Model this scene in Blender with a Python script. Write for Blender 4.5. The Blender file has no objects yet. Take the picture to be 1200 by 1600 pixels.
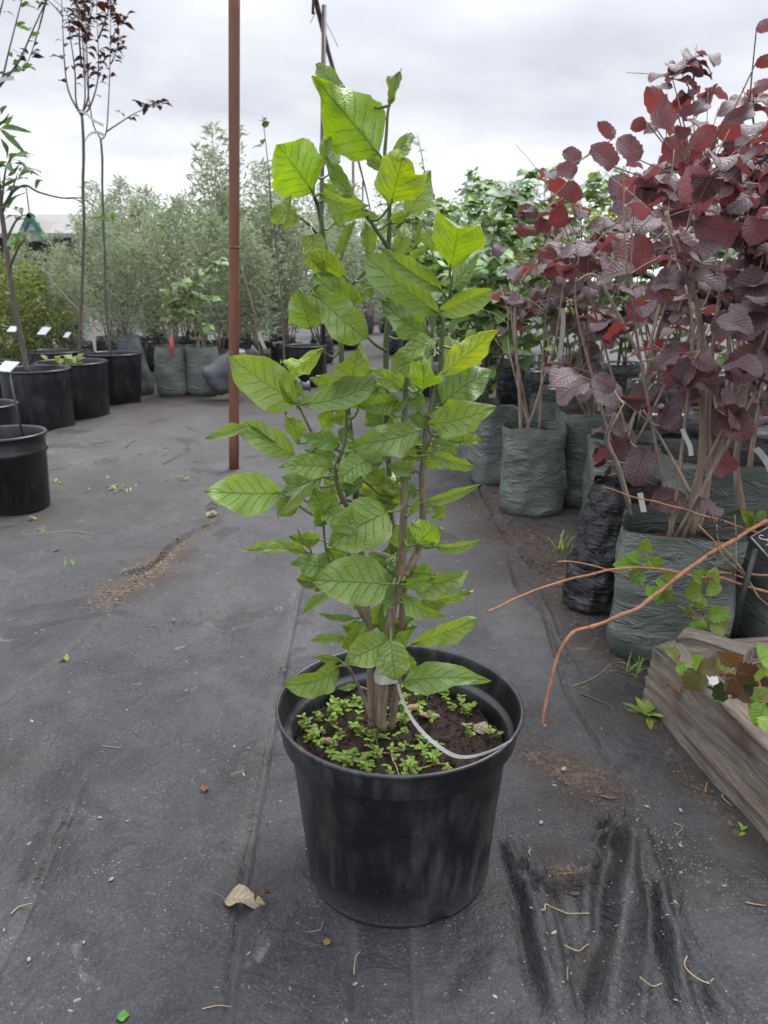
import bpy, math, random
import numpy as np
from mathutils import Vector, Matrix, noise
R = math.radians
random.seed(7)
rng = np.random.default_rng(7)
scene = bpy.context.scene
COL = scene.collection

# ------------------------------------------------------------------ camera, sky, sun, exposure
CAM_H, PITCH, FPX = 0.82, R(16.83), 1200.0          # metres, radians, focal length in px of the 1200x1600 photo
cam_data = bpy.data.cameras.new('camera')
cam = bpy.data.objects.new('camera', cam_data)
COL.objects.link(cam)
cam.location = (0, 0, CAM_H)
cam.rotation_euler = (R(90) - PITCH, 0, 0)
cam_data.sensor_fit = 'VERTICAL'
cam_data.sensor_height = 36.0
cam_data.sensor_width = 27.0
cam_data.lens = 27.0
cam_data.clip_start = 0.02
cam_data.clip_end = 500
cam_data.dof.use_dof = True
cam_data.dof.focus_distance = 1.08
cam_data.dof.aperture_fstop = 11.0
scene.camera = cam
scene.view_settings.view_transform = 'Standard'
scene.view_settings.look = 'None'
scene.view_settings.gamma = 1.0
scene.view_settings.exposure = 1.15
scene.cycles.use_denoising = True
scene.cycles.max_bounces = 8
scene.cycles.transparent_max_bounces = 8

SUN_EL, SUN_ROT = R(58), R(35)
world = bpy.data.worlds.new('World')
scene.world = world
world.use_nodes = True


class NT:
    def __init__(s, tree):
        s.t = tree
        s.t.nodes.clear()

    def n(s, typ, ins=None, **props):
        nd = s.t.nodes.new(typ)
        for k, v in props.items():
            setattr(nd, k, v)
        for k, v in (ins or {}).items():
            sock = nd.inputs[k]
            if isinstance(v, bpy.types.NodeSocket):
                s.t.links.new(v, sock)
            else:
                sock.default_value = v
        return nd

    def m(s, op, a, b=0.0, c=None, clamp=False):
        d = {0: a, 1: b}
        if c is not None:
            d[2] = c
        return s.n('ShaderNodeMath', d, operation=op, use_clamp=clamp).outputs[0]

    def mix(s, f, a, b, blend='MIX'):
        nd = s.n('ShaderNodeMix', data_type='RGBA', blend_type=blend)
        for i, v in ((0, f), (6, a), (7, b)):
            if isinstance(v, bpy.types.NodeSocket):
                s.t.links.new(v, nd.inputs[i])
            else:
                nd.inputs[i].default_value = v if i == 0 else (*v, 1)[:4]
        return nd.outputs[2]

    def ramp(s, f, stops, interp='LINEAR'):
        nd = s.n('ShaderNodeValToRGB', {0: f})
        nd.color_ramp.interpolation = interp
        el = nd.color_ramp.elements
        while len(el) < len(stops):
            el.new(0.5)
        for e, (p, c) in zip(el, stops):
            e.position = p
            e.color = (*c, 1) if len(c) == 3 else c
        return nd.outputs[0]

    def noise(s, vec, scale, detail=3, rough=0.55, dist=0.0):
        return s.n('ShaderNodeTexNoise', {'Vector': vec, 'Scale': scale, 'Detail': detail, 'Roughness': rough,
                                          'Distortion': dist}).outputs[0]

    def remap(s, v, a, b, c=0.0, d=1.0):
        return s.n('ShaderNodeMapRange', {0: v, 1: a, 2: b, 3: c, 4: d}).outputs[0]


w = NT(world.node_tree)
sky = w.n('ShaderNodeTexSky', sky_type='NISHITA', sun_disc=False, sun_elevation=SUN_EL, sun_rotation=SUN_ROT)
sky.air_density = 1.0
sky.dust_density = 3.0
tc = w.n('ShaderNodeTexCoord').outputs['Generated']
sep = w.n('ShaderNodeSeparateXYZ', {0: tc})
zz = w.m('MAXIMUM', sep.outputs[2], 0.0)
# cloud deck seen in perspective: project the direction on a plane above
den = w.m('ADD', zz, 0.16)
cx_ = w.m('DIVIDE', sep.outputs[0], den)
cy_ = w.m('DIVIDE', sep.outputs[1], den)
cv = w.n('ShaderNodeCombineXYZ', {0: cx_, 1: cy_, 2: 0.0}).outputs[0]
n1 = w.noise(cv, 0.85, 5, 0.55, 0.3)
n2 = w.noise(cv, 2.6, 4, 0.5, 0.2)
nn = w.m('ADD', w.m('MULTIPLY', n1, 0.72), w.m('MULTIPLY', n2, 0.28))
cloud = w.ramp(nn, [(0.34, (3.75, 3.9, 4.35)), (0.5, (4.75, 4.9, 5.3)), (0.64, (5.9, 6.0, 6.3))])
# thick overcast: thinner and brighter towards the horizon, brighter again overhead
hz = w.remap(zz, 0.02, 0.2, 1.0, 0.0)
hz = w.m('POWER', hz, 1.6)
zen = w.remap(zz, 0.25, 1.0, 0.0, 1.0)
gain = w.m('ADD', w.m('ADD', w.m('MULTIPLY', hz, 0.75), w.m('MULTIPLY', zen, 2.3)), 0.86)
cl2 = w.mix(1.0, cloud, w.n('ShaderNodeCombineXYZ', {0: gain, 1: gain, 2: gain}).outputs[0], 'MULTIPLY')
skycol = w.mix(0.93, sky.outputs[0], cl2)
bg = w.n('ShaderNodeBackground', {0: skycol, 1: 0.09})
w.n('ShaderNodeOutputWorld', {0: bg.outputs[0]})

sun_d = bpy.data.lights.new('sun', 'SUN')
sun_d.energy = 1.5
sun_d.angle = R(25)
sun_d.color = (1.0, 0.97, 0.93)
sun = bpy.data.objects.new('sun', sun_d)
COL.objects.link(sun)
# light comes from high up, ahead and to the right of the camera
sdir = Vector((math.sin(SUN_ROT) * math.cos(SUN_EL), math.cos(SUN_ROT) * math.cos(SUN_EL), math.sin(SUN_EL)))
sun.rotation_euler = sdir.to_track_quat('Z', 'Y').to_euler()
sun.location = sdir * 30

# ------------------------------------------------------------------ pixels -> positions
CP, SP = math.cos(PITCH), math.sin(PITCH)


def ray(x, y):
    u, v = (x - 600) / FPX, (800 - y) / FPX
    return Vector((u, CP + v * SP, -SP + v * CP))


def G(x, y, z=0.0):                       # pixel of a point that lies at height z
    d = ray(x, y)
    k = (z - CAM_H) / d.z
    return Vector((d.x * k, d.y * k, z))


def at(x, y, Y):                          # pixel of a point that stands Y metres ahead
    d = ray(x, y)
    k = Y / d.y
    return Vector((d.x * k, Y, CAM_H + d.z * k))


def mpp(p):                               # metres per photo pixel at a point
    return (p.y * CP - (p.z - CAM_H) * SP) / FPX


CAMV = Vector((0, 0, CAM_H))

# ------------------------------------------------------------------ object helpers
def tag(o, label=None, cat=None, group=None, kind=None):
    if label: o['label'] = label
    if cat: o['category'] = cat
    if group: o['group'] = group
    if kind: o['kind'] = kind
    return o


def thing(name, label, cat, loc=(0, 0, 0), group=None):
    o = bpy.data.objects.new(name, None)
    o.empty_display_size = 0.05
    COL.objects.link(o)
    o.location = loc
    return tag(o, label, cat, group)


def link(name, mesh, parent=None, mat=None):
    o = bpy.data.objects.new(name, mesh)
    COL.objects.link(o)
    if mat is not None and not mesh.materials:
        mesh.materials.append(mat)
    if parent is not None:
        o.parent = parent
    return o


def wloc(o):
    v = Vector(o.location)
    while o.parent:
        o = o.parent
        v += Vector(o.location)
    return v


class MB:
    def __init__(s):
        s.v, s.f, s.uv, s.mi = [], [], [], []

    def add(s, verts, faces, uvs=None, mi=0):
        b = len(s.v)
        s.v += [tuple(p) for p in verts]
        for i, f in enumerate(faces):
            s.f.append([b + k for k in f])
            s.uv.append(uvs[i] if uvs else [(0, 0)] * len(f))
            s.mi.append(mi)

    def grid(s, P, nu, nv, closeu=False, uv=None, mi=0):      # P[i][j], i over nu, j over nv
        vs = [P[i][j] for i in range(nu) for j in range(nv)]
        fs, us = [], []
        for i in range(nu if closeu else nu - 1):
            i2 = (i + 1) % nu
            for j in range(nv - 1):
                fs.append((i * nv + j, i2 * nv + j, i2 * nv + j + 1, i * nv + j + 1))
                a, b = i / (nu - 1 + closeu), (i + 1) / (nu - 1 + closeu)
                c, d = j / (nv - 1), (j + 1) / (nv - 1)
                us.append([(a, c), (b, c), (b, d), (a, d)])
        s.add(vs, fs, us, mi)

    def tube(s, pts, rad, n=6, cap=True, mi=0):
        pts = [Vector(p) for p in pts]
        if not hasattr(rad, '__len__'):
            rad = [rad] * len(pts)
        ring = []
        t0 = (pts[1] - pts[0]).normalized()
        up = Vector((0, 0, 1)) if abs(t0.z) < 0.9 else Vector((1, 0, 0))
        for i, p in enumerate(pts):
            t = (pts[min(i + 1, len(pts) - 1)] - pts[max(i - 1, 0)])
            if t.length < 1e-9: t = t0
            t.normalize()
            a = t.cross(up)
            if a.length < 1e-4: a = t.cross(Vector((0.3, 0.9, 0.2)))
            a.normalize()
            b = t.cross(a)
            up = -b if (-b).dot(up) > 0 else b
            ring.append([p + (a * math.cos(q) + b * math.sin(q)) * rad[i] for q in
                         [2 * math.pi * k / n for k in range(n)]])
        vs = [p for r in ring for p in r]
        fs, us = [], []
        m = len(pts)
        for i in range(m - 1):
            for k in range(n):
                k2 = (k + 1) % n
                fs.append((i * n + k, i * n + k2, (i + 1) * n + k2, (i + 1) * n + k))
                us.append([(i / m, k / n), (i / m, (k + 1) / n), ((i + 1) / m, (k + 1) / n), ((i + 1) / m, k / n)])
        if cap:
            fs.append(tuple(reversed(range(n))))
            us.append([(0, 0)] * n)
            fs.append(tuple((m - 1) * n + k for k in range(n)))
            us.append([(0, 0)] * n)
        s.add(vs, fs, us, mi)

    def lathe(s, prof, c=(0, 0, 0), n=48, wob=None):
        P = []
        for i in range(n):
            a = 2 * math.pi * i / n
            P.append([(c[0] + r * math.cos(a), c[1] + r * math.sin(a), c[2] + z) for r, z in prof])
        s.grid(P, n, len(prof), closeu=True)

    def box(s, c, sx, sy, sz, rot=None, bev=0.0):
        vs = []
        for a in (-1, 1):
            for b in (-1, 1):
                for d in (-1, 1):
                    p = Vector((a * sx / 2, b * sy / 2, d * sz / 2))
                    if rot: p = rot @ p
                    vs.append(p + Vector(c))
        s.add(vs, [(0, 1, 3, 2), (4, 6, 7, 5), (0, 4, 5, 1), (2, 3, 7, 6), (0, 2, 6, 4), (1, 5, 7, 3)])

    def mesh(s, name, off=(0, 0, 0), smooth=True):
        me = bpy.data.meshes.new(name)
        o = Vector(off)
        me.from_pydata([tuple(Vector(p) - o) for p in s.v], [], s.f)
        uvl = me.uv_layers.new(name='UVMap')
        flat = [c for f in s.uv for q in f for c in q]
        uvl.data.foreach_set('uv', flat)
        me.polygons.foreach_set('use_smooth', [smooth] * len(s.f))
        me.polygons.foreach_set('material_index', s.mi)
        me.update()
        return me

    def build(s, name, mat, parent=None, smooth=True, loc=None):
        off = wloc(parent) if parent is not None else (Vector(loc) if loc is not None else Vector())
        me = s.mesh(name, off, smooth)
        for m_ in (mat if isinstance(mat, (list, tuple)) else [mat]):
            me.materials.append(m_)
        o = bpy.data.objects.new(name, me)
        COL.objects.link(o)
        if parent is not None:
            o.parent = parent
        elif loc is not None:
            o.location = loc
        return o


def spline(pts, k=6):
    pts = [Vector(p) for p in pts]
    out = []
    for i in range(len(pts) - 1):
        p0, p1, p2, p3 = pts[max(i - 1, 0)], pts[i], pts[i + 1], pts[min(i + 2, len(pts) - 1)]
        for j in range(k):
            t = j / k
            out.append(0.5 * ((2 * p1) + (p2 - p0) * t + (2 * p0 - 5 * p1 + 4 * p2 - p3) * t * t + (3 * p1 - p0 - 3 * p2 + p3) * t ** 3))
    out.append(pts[-1])
    return out


def lerp(a, b, t): return a + (b - a) * t

# ------------------------------------------------------------------ materials
def mat(name):
    m = bpy.data.materials.new(name)
    m.use_nodes = True
    return m, NT(m.node_tree)


def finish(t, bsdf, bump=None):
    t.n('ShaderNodeOutputMaterial', {0: bsdf})


def simple(name, c1, c2=None, scale=30, rough=0.6, bump=0.0, bscale=None, detail=4, spec=0.5, stretch=None, metal=0.0):
    m, t = mat(name)
    co = t.n('ShaderNodeTexCoord').outputs['Object']
    if stretch:
        co = t.n('ShaderNodeMapping', {0: co, 3: stretch}).outputs[0]
    nz = t.noise(co, scale, detail)
    col = t.mix(t.remap(nz, 0.3, 0.7), c1, c2 or c1)
    ins = {'Base Color': col, 'Roughness': rough, 'Metallic': metal, 'Specular IOR Level': spec}
    if bump:
        nb = t.noise(co, bscale or scale * 2, 5)
        ins['Normal'] = t.n('ShaderNodeBump', {'Height': nb, 'Strength': 1.0, 'Distance': bump}).outputs[0]
    finish(t, t.n('ShaderNodeBsdfPrincipled', ins).outputs[0])
    return m


def leaf_material(name, top, under=None, trans=(1.5, 1.35, 0.35), tfac=0.33, rough=0.42, veins=7, vein_col=None, vstr=0.35,
                  use_obj=False, hue=0.25, mottle=0.0, bumpd=0.0012, net_str=0.0, rim=0.0, vslope=0.42):
    m, t = mat(name)
    uv = t.n('ShaderNodeUVMap').outputs[0]
    sp = t.n('ShaderNodeSeparateXYZ', {0: uv})
    u, v = sp.outputs[0], sp.outputs[1]
    wob = t.noise(uv, 4.0, 2)
    u = t.m('ADD', u, t.m('MULTIPLY', t.m('SUBTRACT', wob, 0.5), 0.07))
    av = t.m('ABSOLUTE', t.m('SUBTRACT', v, 0.5))              # 0..0.5 from the midrib
    mid = t.remap(av, 0.0, 0.022, 1.0, 0.0)
    lat = t.m('FRACT', t.m('ADD', t.m('MULTIPLY', t.m('SUBTRACT', u, t.m('MULTIPLY', t.m('POWER', av, 0.85), vslope)), veins), t.m('MULTIPLY', t.m('GREATER_THAN', v, 0.5), 0.4)))
    lat = t.m('ABSOLUTE', t.m('SUBTRACT', lat, 0.5))
    latm = t.m('MULTIPLY', t.remap(lat, 0.0, 0.07, 0.8, 0.0), t.remap(av, 0.25, 0.48, 0.9, 0.0))
    vm = t.m('MAXIMUM', mid, latm)
    oi = t.n('ShaderNodeObjectInfo')
    geo = t.n('ShaderNodeNewGeometry')
    rnd = t.m('FRACT', t.m('ADD', oi.outputs['Random'], geo.outputs['Random Per Island']))
    co = t.n('ShaderNodeTexCoord').outputs['Object']
    off = t.n('ShaderNodeVectorMath', {0: uv, 1: t.n('ShaderNodeCombineXYZ', {0: t.m('MULTIPLY', rnd, 37.0), 1: t.m('MULTIPLY', rnd, 91.0), 2: 0.0}).outputs[0]}, operation='ADD').outputs[0]
    nz = t.noise(off, 3.0, 4, 0.6)
    nf = t.noise(off, 16.0, 3, 0.6)
    base = oi.outputs['Color'] if use_obj else t.mix(0.0, top, top)
    hs = t.n('ShaderNodeHueSaturation', {'Hue': t.m('ADD', 0.5, t.m('MULTIPLY', t.m('SUBTRACT', rnd, 0.5), 0.05 * hue)),
                                         'Saturation': 1.0, 'Value': t.m('ADD', 1.0, t.m('MULTIPLY', t.m('SUBTRACT', rnd, 0.5), 1.4 * hue)), 'Color': base}).outputs[0]
    c = t.mix(t.remap(nz, 0.35, 0.72, 0.0, 0.75), hs, t.mix(1.0, hs, (0.55, 0.66, 0.55), 'MULTIPLY'))
    net = t.n('ShaderNodeTexVoronoi', {'Vector': t.n('ShaderNodeMapping', {0: off, 3: (1.6, 1.0, 1)}).outputs[0], 'Scale': 13.0}, feature='DISTANCE_TO_EDGE').outputs['Distance']
    netm = t.remap(net, 0.0, 0.09, 1.0, 0.0)
    if mottle:
        al = oi.outputs['Alpha']
        edge = t.m('MULTIPLY', t.remap(av, 0.18, 0.5), t.remap(nz, 0.38, 0.68))
        spot = t.remap(nf, 0.56, 0.68)
        ye = t.m('MULTIPLY', t.m('ADD', t.m('MULTIPLY', edge, 0.6), t.m('MULTIPLY', spot, 0.55), clamp=True), t.m('ADD', t.m('MULTIPLY', t.m('SUBTRACT', 1.0, al), 1.4), mottle))
        c = t.mix(ye, c, (0.33, 0.36, 0.03))
        dk = t.m('MULTIPLY', t.remap(nf, 0.42, 0.3), t.m('SUBTRACT', 1.0, al))
        c = t.mix(t.m('MULTIPLY', dk, 0.7), c, (0.03, 0.07, 0.012))
        # brown, scorched rim here and there
        br = t.m('MULTIPLY', t.remap(av, 0.42, 0.5), t.remap(nz, 0.62, 0.7))
        c = t.mix(t.m('MULTIPLY', br, t.remap(rnd, 0.5, 0.9, 0.0, 0.8)), c, (0.09, 0.045, 0.015))
    vc = vein_col or tuple(min(1, k * 1.5 + 0.02) for k in top)
    c = t.mix(t.m('MULTIPLY', vm, vstr), c, vc)
    c = t.mix(t.m('MULTIPLY', netm, net_str), c, t.mix(1.0, c, (1.5, 1.4, 1.6), 'MULTIPLY'))
    if rim:
        c = t.mix(t.m('MULTIPLY', t.remap(av, 0.475, 0.5), rim), c, (0.34, 0.42, 0.16))
    if under:
        c = t.mix(geo.outputs['Backfacing'], c, t.mix(0.75, c, under))
    # blade puffs up between the veins, fine wrinkles on top
    hgt = t.m('ADD', t.m('MULTIPLY', vm, -0.7), t.m('ADD', t.m('MULTIPLY', t.m('SMOOTH_MIN', lat, 0.3, 0.2), 0.9), t.m('ADD', t.m('MULTIPLY', nf, 0.7), t.m('MULTIPLY', t.m('MINIMUM', net, 0.3), 0.7))))
    nrm = t.n('ShaderNodeBump', {'Height': hgt, 'Strength': 1.0, 'Distance': bumpd}).outputs[0]
    ro = t.m('ADD', rough, t.m('MULTIPLY', t.m('SUBTRACT', nz, 0.5), 0.25))
    p = t.n('ShaderNodeBsdfPrincipled', {'Base Color': c, 'Roughness': ro, 'Normal': nrm, 'Specular IOR Level': 0.6})
    tcx = t.mix(1.0, c, trans, 'MULTIPLY')
    tr = t.n('ShaderNodeBsdfTranslucent', {0: tcx, 'Normal': nrm})
    finish(t, t.n('ShaderNodeMixShader', {0: tfac, 1: p.outputs[0], 2: tr.outputs[0]}).outputs[0])
    return m


M = {}
M['hero_leaf'] = leaf_material('glossy_green_leaf', (0.1, 0.22, 0.03), under=(0.15, 0.24, 0.07), use_obj=True, hue=0.2, mottle=0.22, tfac=0.34,
                               veins=7, vein_col=(0.075, 0.14, 0.03), vstr=0.42, bumpd=0.0016, rough=0.3, trans=(1.7, 1.5, 0.28), net_str=0.22, rim=0.6)
M['hazel_leaf'] = leaf_material('purple_hazel_leaf', (0.165, 0.108, 0.125), under=(0.26, 0.185, 0.205), trans=(2.0, 0.7, 0.65), tfac=0.2, veins=9,
                                vein_col=(0.2, 0.13, 0.14), vstr=0.35, hue=0.55, bumpd=0.003, rough=0.5, vslope=0.6)
M['hazel_red'] = leaf_material('red_hazel_leaf', (0.125, 0.058, 0.06), under=(0.16, 0.075, 0.075), trans=(2.0, 0.65, 0.55), tfac=0.38, veins=9,
                               vein_col=(0.2, 0.06, 0.05), vstr=0.5, hue=0.4, bumpd=0.003, vslope=0.6)
M['green_leaf'] = leaf_material('shrub_green_leaf', (0.18, 0.31, 0.09), under=(0.13, 0.18, 0.09), trans=(1.5, 1.4, 0.4), tfac=0.35, veins=6, hue=0.5, vstr=0.25)
M['dark_leaf'] = leaf_material('dark_green_leaf', (0.10, 0.19, 0.07), trans=(1.6, 1.5, 0.4), tfac=0.3, hue=0.5, vstr=0.2)
M['silver_leaf'] = leaf_material('silver_green_narrow_leaf', (0.29, 0.35, 0.22), under=(0.42, 0.46, 0.36), trans=(1.1, 1.15, 0.8), tfac=0.35, hue=0.7, vstr=0.1, rough=0.6)
M['olive_leaf'] = leaf_material('yellow_green_leaf', (0.2, 0.25, 0.06), trans=(1.5, 1.4, 0.4), tfac=0.35, hue=0.6, vstr=0.15)
M['bronze_leaf'] = leaf_material('bronze_red_leaf', (0.055, 0.034, 0.026), trans=(2.0, 0.8, 0.5), tfac=0.25, hue=0.6, vstr=0.1)
M['bramble_leaf'] = leaf_material('bramble_leaf', (0.13, 0.24, 0.04), under=(0.2, 0.28, 0.11), tfac=0.35, veins=7, vein_col=(0.2, 0.3, 0.08), vstr=0.4, hue=0.4, mottle=0.0, bumpd=0.002, vslope=0.6, use_obj=True)
M['weed_leaf'] = leaf_material('weed_leaf', (0.32, 0.47, 0.08), tfac=0.35, hue=0.6, vstr=0.2)
M['dry_leaf'] = leaf_material('dry_leaf', (0.26, 0.19, 0.11), under=(0.3, 0.24, 0.16), trans=(1.2, 1.0, 0.7), tfac=0.12, hue=0.3, vstr=0.3, vein_col=(0.12, 0.07, 0.03), use_obj=True)


def bark(name, c1, c2, sc=140):
    m, t = mat(name)
    co = t.n('ShaderNodeTexCoord').outputs['Object']
    st = t.n('ShaderNodeMapping', {0: co, 3: (1, 1, 0.25)}).outputs[0]
    a = t.noise(st, sc, 5, 0.65)
    b = t.noise(co, 14, 3)
    c = t.mix(t.remap(a, 0.35, 0.65), c1, c2)
    c = t.mix(t.remap(b, 0.45, 0.7, 0, 0.5), c, tuple(x * 0.6 for x in c1))
    nb = t.n('ShaderNodeBump', {'Height': a, 'Strength': 1.0, 'Distance': 0.002}).outputs[0]
    finish(t, t.n('ShaderNodeBsdfPrincipled', {'Base Color': c, 'Roughness': 0.75, 'Normal': nb}).outputs[0])
    return m


M['stem_brown'] = bark('brown_stem_bark', (0.10, 0.068, 0.05), (0.21, 0.155, 0.115))
M['stem_green'] = bark('green_stem', (0.06, 0.085, 0.03), (0.12, 0.14, 0.06))
m_, t = mat('shrub_stem_bark')
co = t.n('ShaderNodeTexCoord').outputs['Object']
zc_ = t.n('ShaderNodeSeparateXYZ', {0: co}).outputs[2]
st = t.n('ShaderNodeMapping', {0: co, 3: (1, 1, 0.25)}).outputs[0]
a_ = t.noise(st, 150, 5, 0.65)
old = t.mix(t.remap(a_, .35, .65), (0.12, 0.08, 0.058), (0.27, 0.2, 0.15))
new = t.mix(t.remap(a_, .35, .65), (0.055, 0.08, 0.03), (0.12, 0.15, 0.06))
ag = t.remap(t.m('ADD', zc_, t.m('MULTIPLY', t.noise(co, 12, 2), .2)), .38, .62)
nb_ = t.n('ShaderNodeBump', {'Height': a_, 'Strength': 1.0, 'Distance': 0.002}).outputs[0]
finish(t, t.n('ShaderNodeBsdfPrincipled', {'Base Color': t.mix(ag, old, new), 'Roughness': .7, 'Normal': nb_}).outputs[0])
M['stem_aged'] = m_
M['hazel_stem'] = bark('hazel_stem_bark', (0.2, 0.145, 0.105), (0.33, 0.26, 0.2), 90)
M['tree_stem'] = bark('young_tree_bark', (0.075, 0.06, 0.055), (0.14, 0.12, 0.105), 90)
M['cane'] = bark('orange_brown_cane', (0.26, 0.105, 0.05), (0.42, 0.2, 0.1), 110)
M['petiole'] = simple('green_petiole', (0.15, 0.22, 0.05), (0.1, 0.15, 0.04), 60, 0.45)
M['straw'] = simple('dry_straw', (0.38, 0.29, 0.15), (0.25, 0.17, 0.08), 60, 0.8)
M['rust'] = simple('rusty_brown_pipe', (0.125, 0.048, 0.03), (0.2, 0.085, 0.05), 26, 0.55, 0.0006, 180, stretch=(1, 1, 0.12), spec=0.35)
M['pipe_dark'] = simple('dark_painted_pipe', (0.05, 0.036, 0.032), (0.085, 0.058, 0.05), 20, 0.5, stretch=(1, 1, 0.2))
M['stake'] = simple('black_plastic_stake', (0.012, 0.012, 0.014), (0.02, 0.02, 0.022), 40, 0.35)
M['white_tape'] = simple('white_plastic_tape', (0.5, 0.5, 0.47), (0.36, 0.36, 0.33), 40, 0.4)
M['orange_tape'] = simple('orange_red_tape', (0.5, 0.07, 0.04), (0.4, 0.05, 0.03), 40, 0.5)
M['wood_chip'] = simple('wood_chip', (0.26, 0.16, 0.09), (0.12, 0.075, 0.045), 50, 0.85)
M['grit'] = simple('pale_grit', (0.3, 0.28, 0.25), (0.13, 0.12, 0.105), 14, 0.85)


def pot_plastic(name, dusty):
    m, t = mat(name)
    co = t.n('ShaderNodeTexCoord').outputs['Object']
    sp = t.n('ShaderNodeSeparateXYZ', {0: co})
    big = t.noise(co, 7, 4, 0.6)
    vert = t.noise(t.n('ShaderNodeMapping', {0: co, 3: (1, 1, 0.18)}).outputs[0], 38, 5, 0.65)
    fine = t.noise(co, 260, 3, 0.6)
    c = t.mix(t.remap(big, 0.35, 0.7), (0.007, 0.0075, 0.0095), (0.014, 0.015, 0.0185))
    dust = t.m('MULTIPLY', t.m('MULTIPLY', t.remap(vert, 0.42, 0.72), t.remap(big, 0.4, 0.66)), dusty)
    # dried splash at the foot
    foot = t.m('MULTIPLY', t.m('POWER', t.remap(sp.outputs[2], 0.06, 0.0), 1.5), t.m('MULTIPLY', t.remap(fine, 0.25, 0.6), 0.95 * dusty))
    ring = t.m('MULTIPLY', t.remap(sp.outputs[2], 0.016, 0.009), t.m('MULTIPLY', t.remap(fine, 0.2, 0.55), 0.9 * dusty))
    c = t.mix(t.m('MAXIMUM', t.m('MAXIMUM', dust, foot), ring), c, (0.14, 0.138, 0.135))
    speck = t.n('ShaderNodeTexVoronoi', {'Vector': co, 'Scale': 130.0}).outputs['Distance']
    c = t.mix(t.m('MULTIPLY', t.remap(speck, 0.14, 0.07), 0.22 * dusty), c, (0.3, 0.29, 0.27))
    ro = t.m('ADD', 0.2, t.m('ADD', t.m('MULTIPLY', dust, 0.55), t.m('MULTIPLY', big, 0.2)))
    nb = t.n('ShaderNodeBump', {'Height': t.m('ADD', vert, t.m('MULTIPLY', fine, 0.3)), 'Strength': 0.5, 'Distance': 0.001}).outputs[0]
    finish(t, t.n('ShaderNodeBsdfPrincipled', {'Base Color': c, 'Roughness': ro, 'Normal': nb, 'Specular IOR Level': 0.5}).outputs[0])
    return m


M['pot'] = pot_plastic('scuffed_black_pot_plastic', 0.62)
M['pot_far'] = pot_plastic('black_pot_plastic', 0.3)


def soil_mat():
    m, t = mat('dark_potting_soil')
    co = t.n('ShaderNodeTexCoord').outputs['Object']
    a = t.noise(co, 60, 6, 0.7)
    b = t.noise(co, 260, 4, 0.7)
    c = t.mix(t.remap(a, 0.35, 0.65), (0.018, 0.007, 0.007), (0.04, 0.028, 0.02))
    c = t.mix(t.remap(b, 0.62, 0.72), c, (0.1, 0.07, 0.045))
    nb = t.n('ShaderNodeBump', {'Height': t.m('ADD', a, t.m('MULTIPLY', b, 0.5)), 'Strength': 1.0, 'Distance': 0.008}).outputs[0]
    finish(t, t.n('ShaderNodeBsdfPrincipled', {'Base Color': c, 'Roughness': 0.9, 'Normal': nb, 'Specular IOR Level': 0.25}).outputs[0])
    return m


M['soil'] = soil_mat()


def bag_plastic(name, c1, c2, rough=0.38, crease=0.011):
    m, t = mat(name)
    co = t.n('ShaderNodeTexCoord').outputs['Object']
    cr = t.noise(t.n('ShaderNodeMapping', {0: co, 3: (1, 1, 3.2)}).outputs[0], 9, 5, 0.6, 1.2)
    big = t.noise(co, 5, 3)
    fine = t.noise(co, 70, 4)
    cr = t.m('ADD', t.m('ABSOLUTE', t.m('SUBTRACT', cr, 0.5)), t.m('MULTIPLY', cr, 0.5))
    c = t.mix(t.remap(big, 0.35, 0.65), c1, c2)
    dust = t.m('MULTIPLY', t.remap(fine, 0.45, 0.7), t.remap(big, 0.45, 0.7))
    c = t.mix(t.m('MULTIPLY', dust, 0.3), c, (0.2, 0.19, 0.17))
    nb = t.n('ShaderNodeBump', {'Height': cr, 'Strength': 1.0, 'Distance': crease}).outputs[0]
    finish(t, t.n('ShaderNodeBsdfPrincipled', {'Base Color': c, 'Roughness': rough, 'Normal': nb}).outputs[0])
    return m


M['bag_green'] = bag_plastic('grey_green_bag_film', (0.098, 0.119, 0.105), (0.148, 0.173, 0.154), 0.27, 0.018)
M['bag_black'] = bag_plastic('black_bag_film', (0.011, 0.012, 0.014), (0.022, 0.022, 0.026), 0.2, 0.02)
M['bag_grey'] = bag_plastic('grey_bag_film', (0.06, 0.065, 0.075), (0.1, 0.105, 0.115), 0.4)


def weathered_wood():
    m, t = mat('weathered_grey_timber')
    uv = t.n('ShaderNodeUVMap').outputs[0]
    st = t.n('ShaderNodeMapping', {0: uv, 3: (1.3, 9.0, 1)}).outputs[0]
    a = t.noise(st, 4.0, 6, 0.65, 0.6)
    st2 = t.n('ShaderNodeMapping', {0: uv, 3: (4.0, 75.0, 1)}).outputs[0]
    b = t.noise(st2, 2.2, 8, 0.8, 0.5)
    sp = t.n('ShaderNodeTexNoise', {'Vector': uv, 'Scale': 3.2, 'Detail': 4.0}).outputs[0]
    c = t.mix(t.remap(a, 0.3, 0.7), (0.2, 0.155, 0.115), (0.46, 0.4, 0.33))
    c = t.mix(t.remap(b, 0.5, 0.68), c, (0.5, 0.45, 0.37))
    c = t.mix(t.remap(b, 0.44, 0.34), c, (0.035, 0.024, 0.017))
    c = t.mix(t.remap(sp, 0.5, 0.72, 0.0, 0.75), c, (0.13, 0.085, 0.055))
    nb = t.n('ShaderNodeBump', {'Height': t.m('ADD', b, t.m('MULTIPLY', a, 0.6)), 'Strength': 1.0, 'Distance': 0.014}).outputs[0]
    finish(t, t.n('ShaderNodeBsdfPrincipled', {'Base Color': c, 'Roughness': 0.85, 'Normal': nb, 'Specular IOR Level': 0.2}).outputs[0])
    return m


M['timber'] = weathered_wood()


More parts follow.
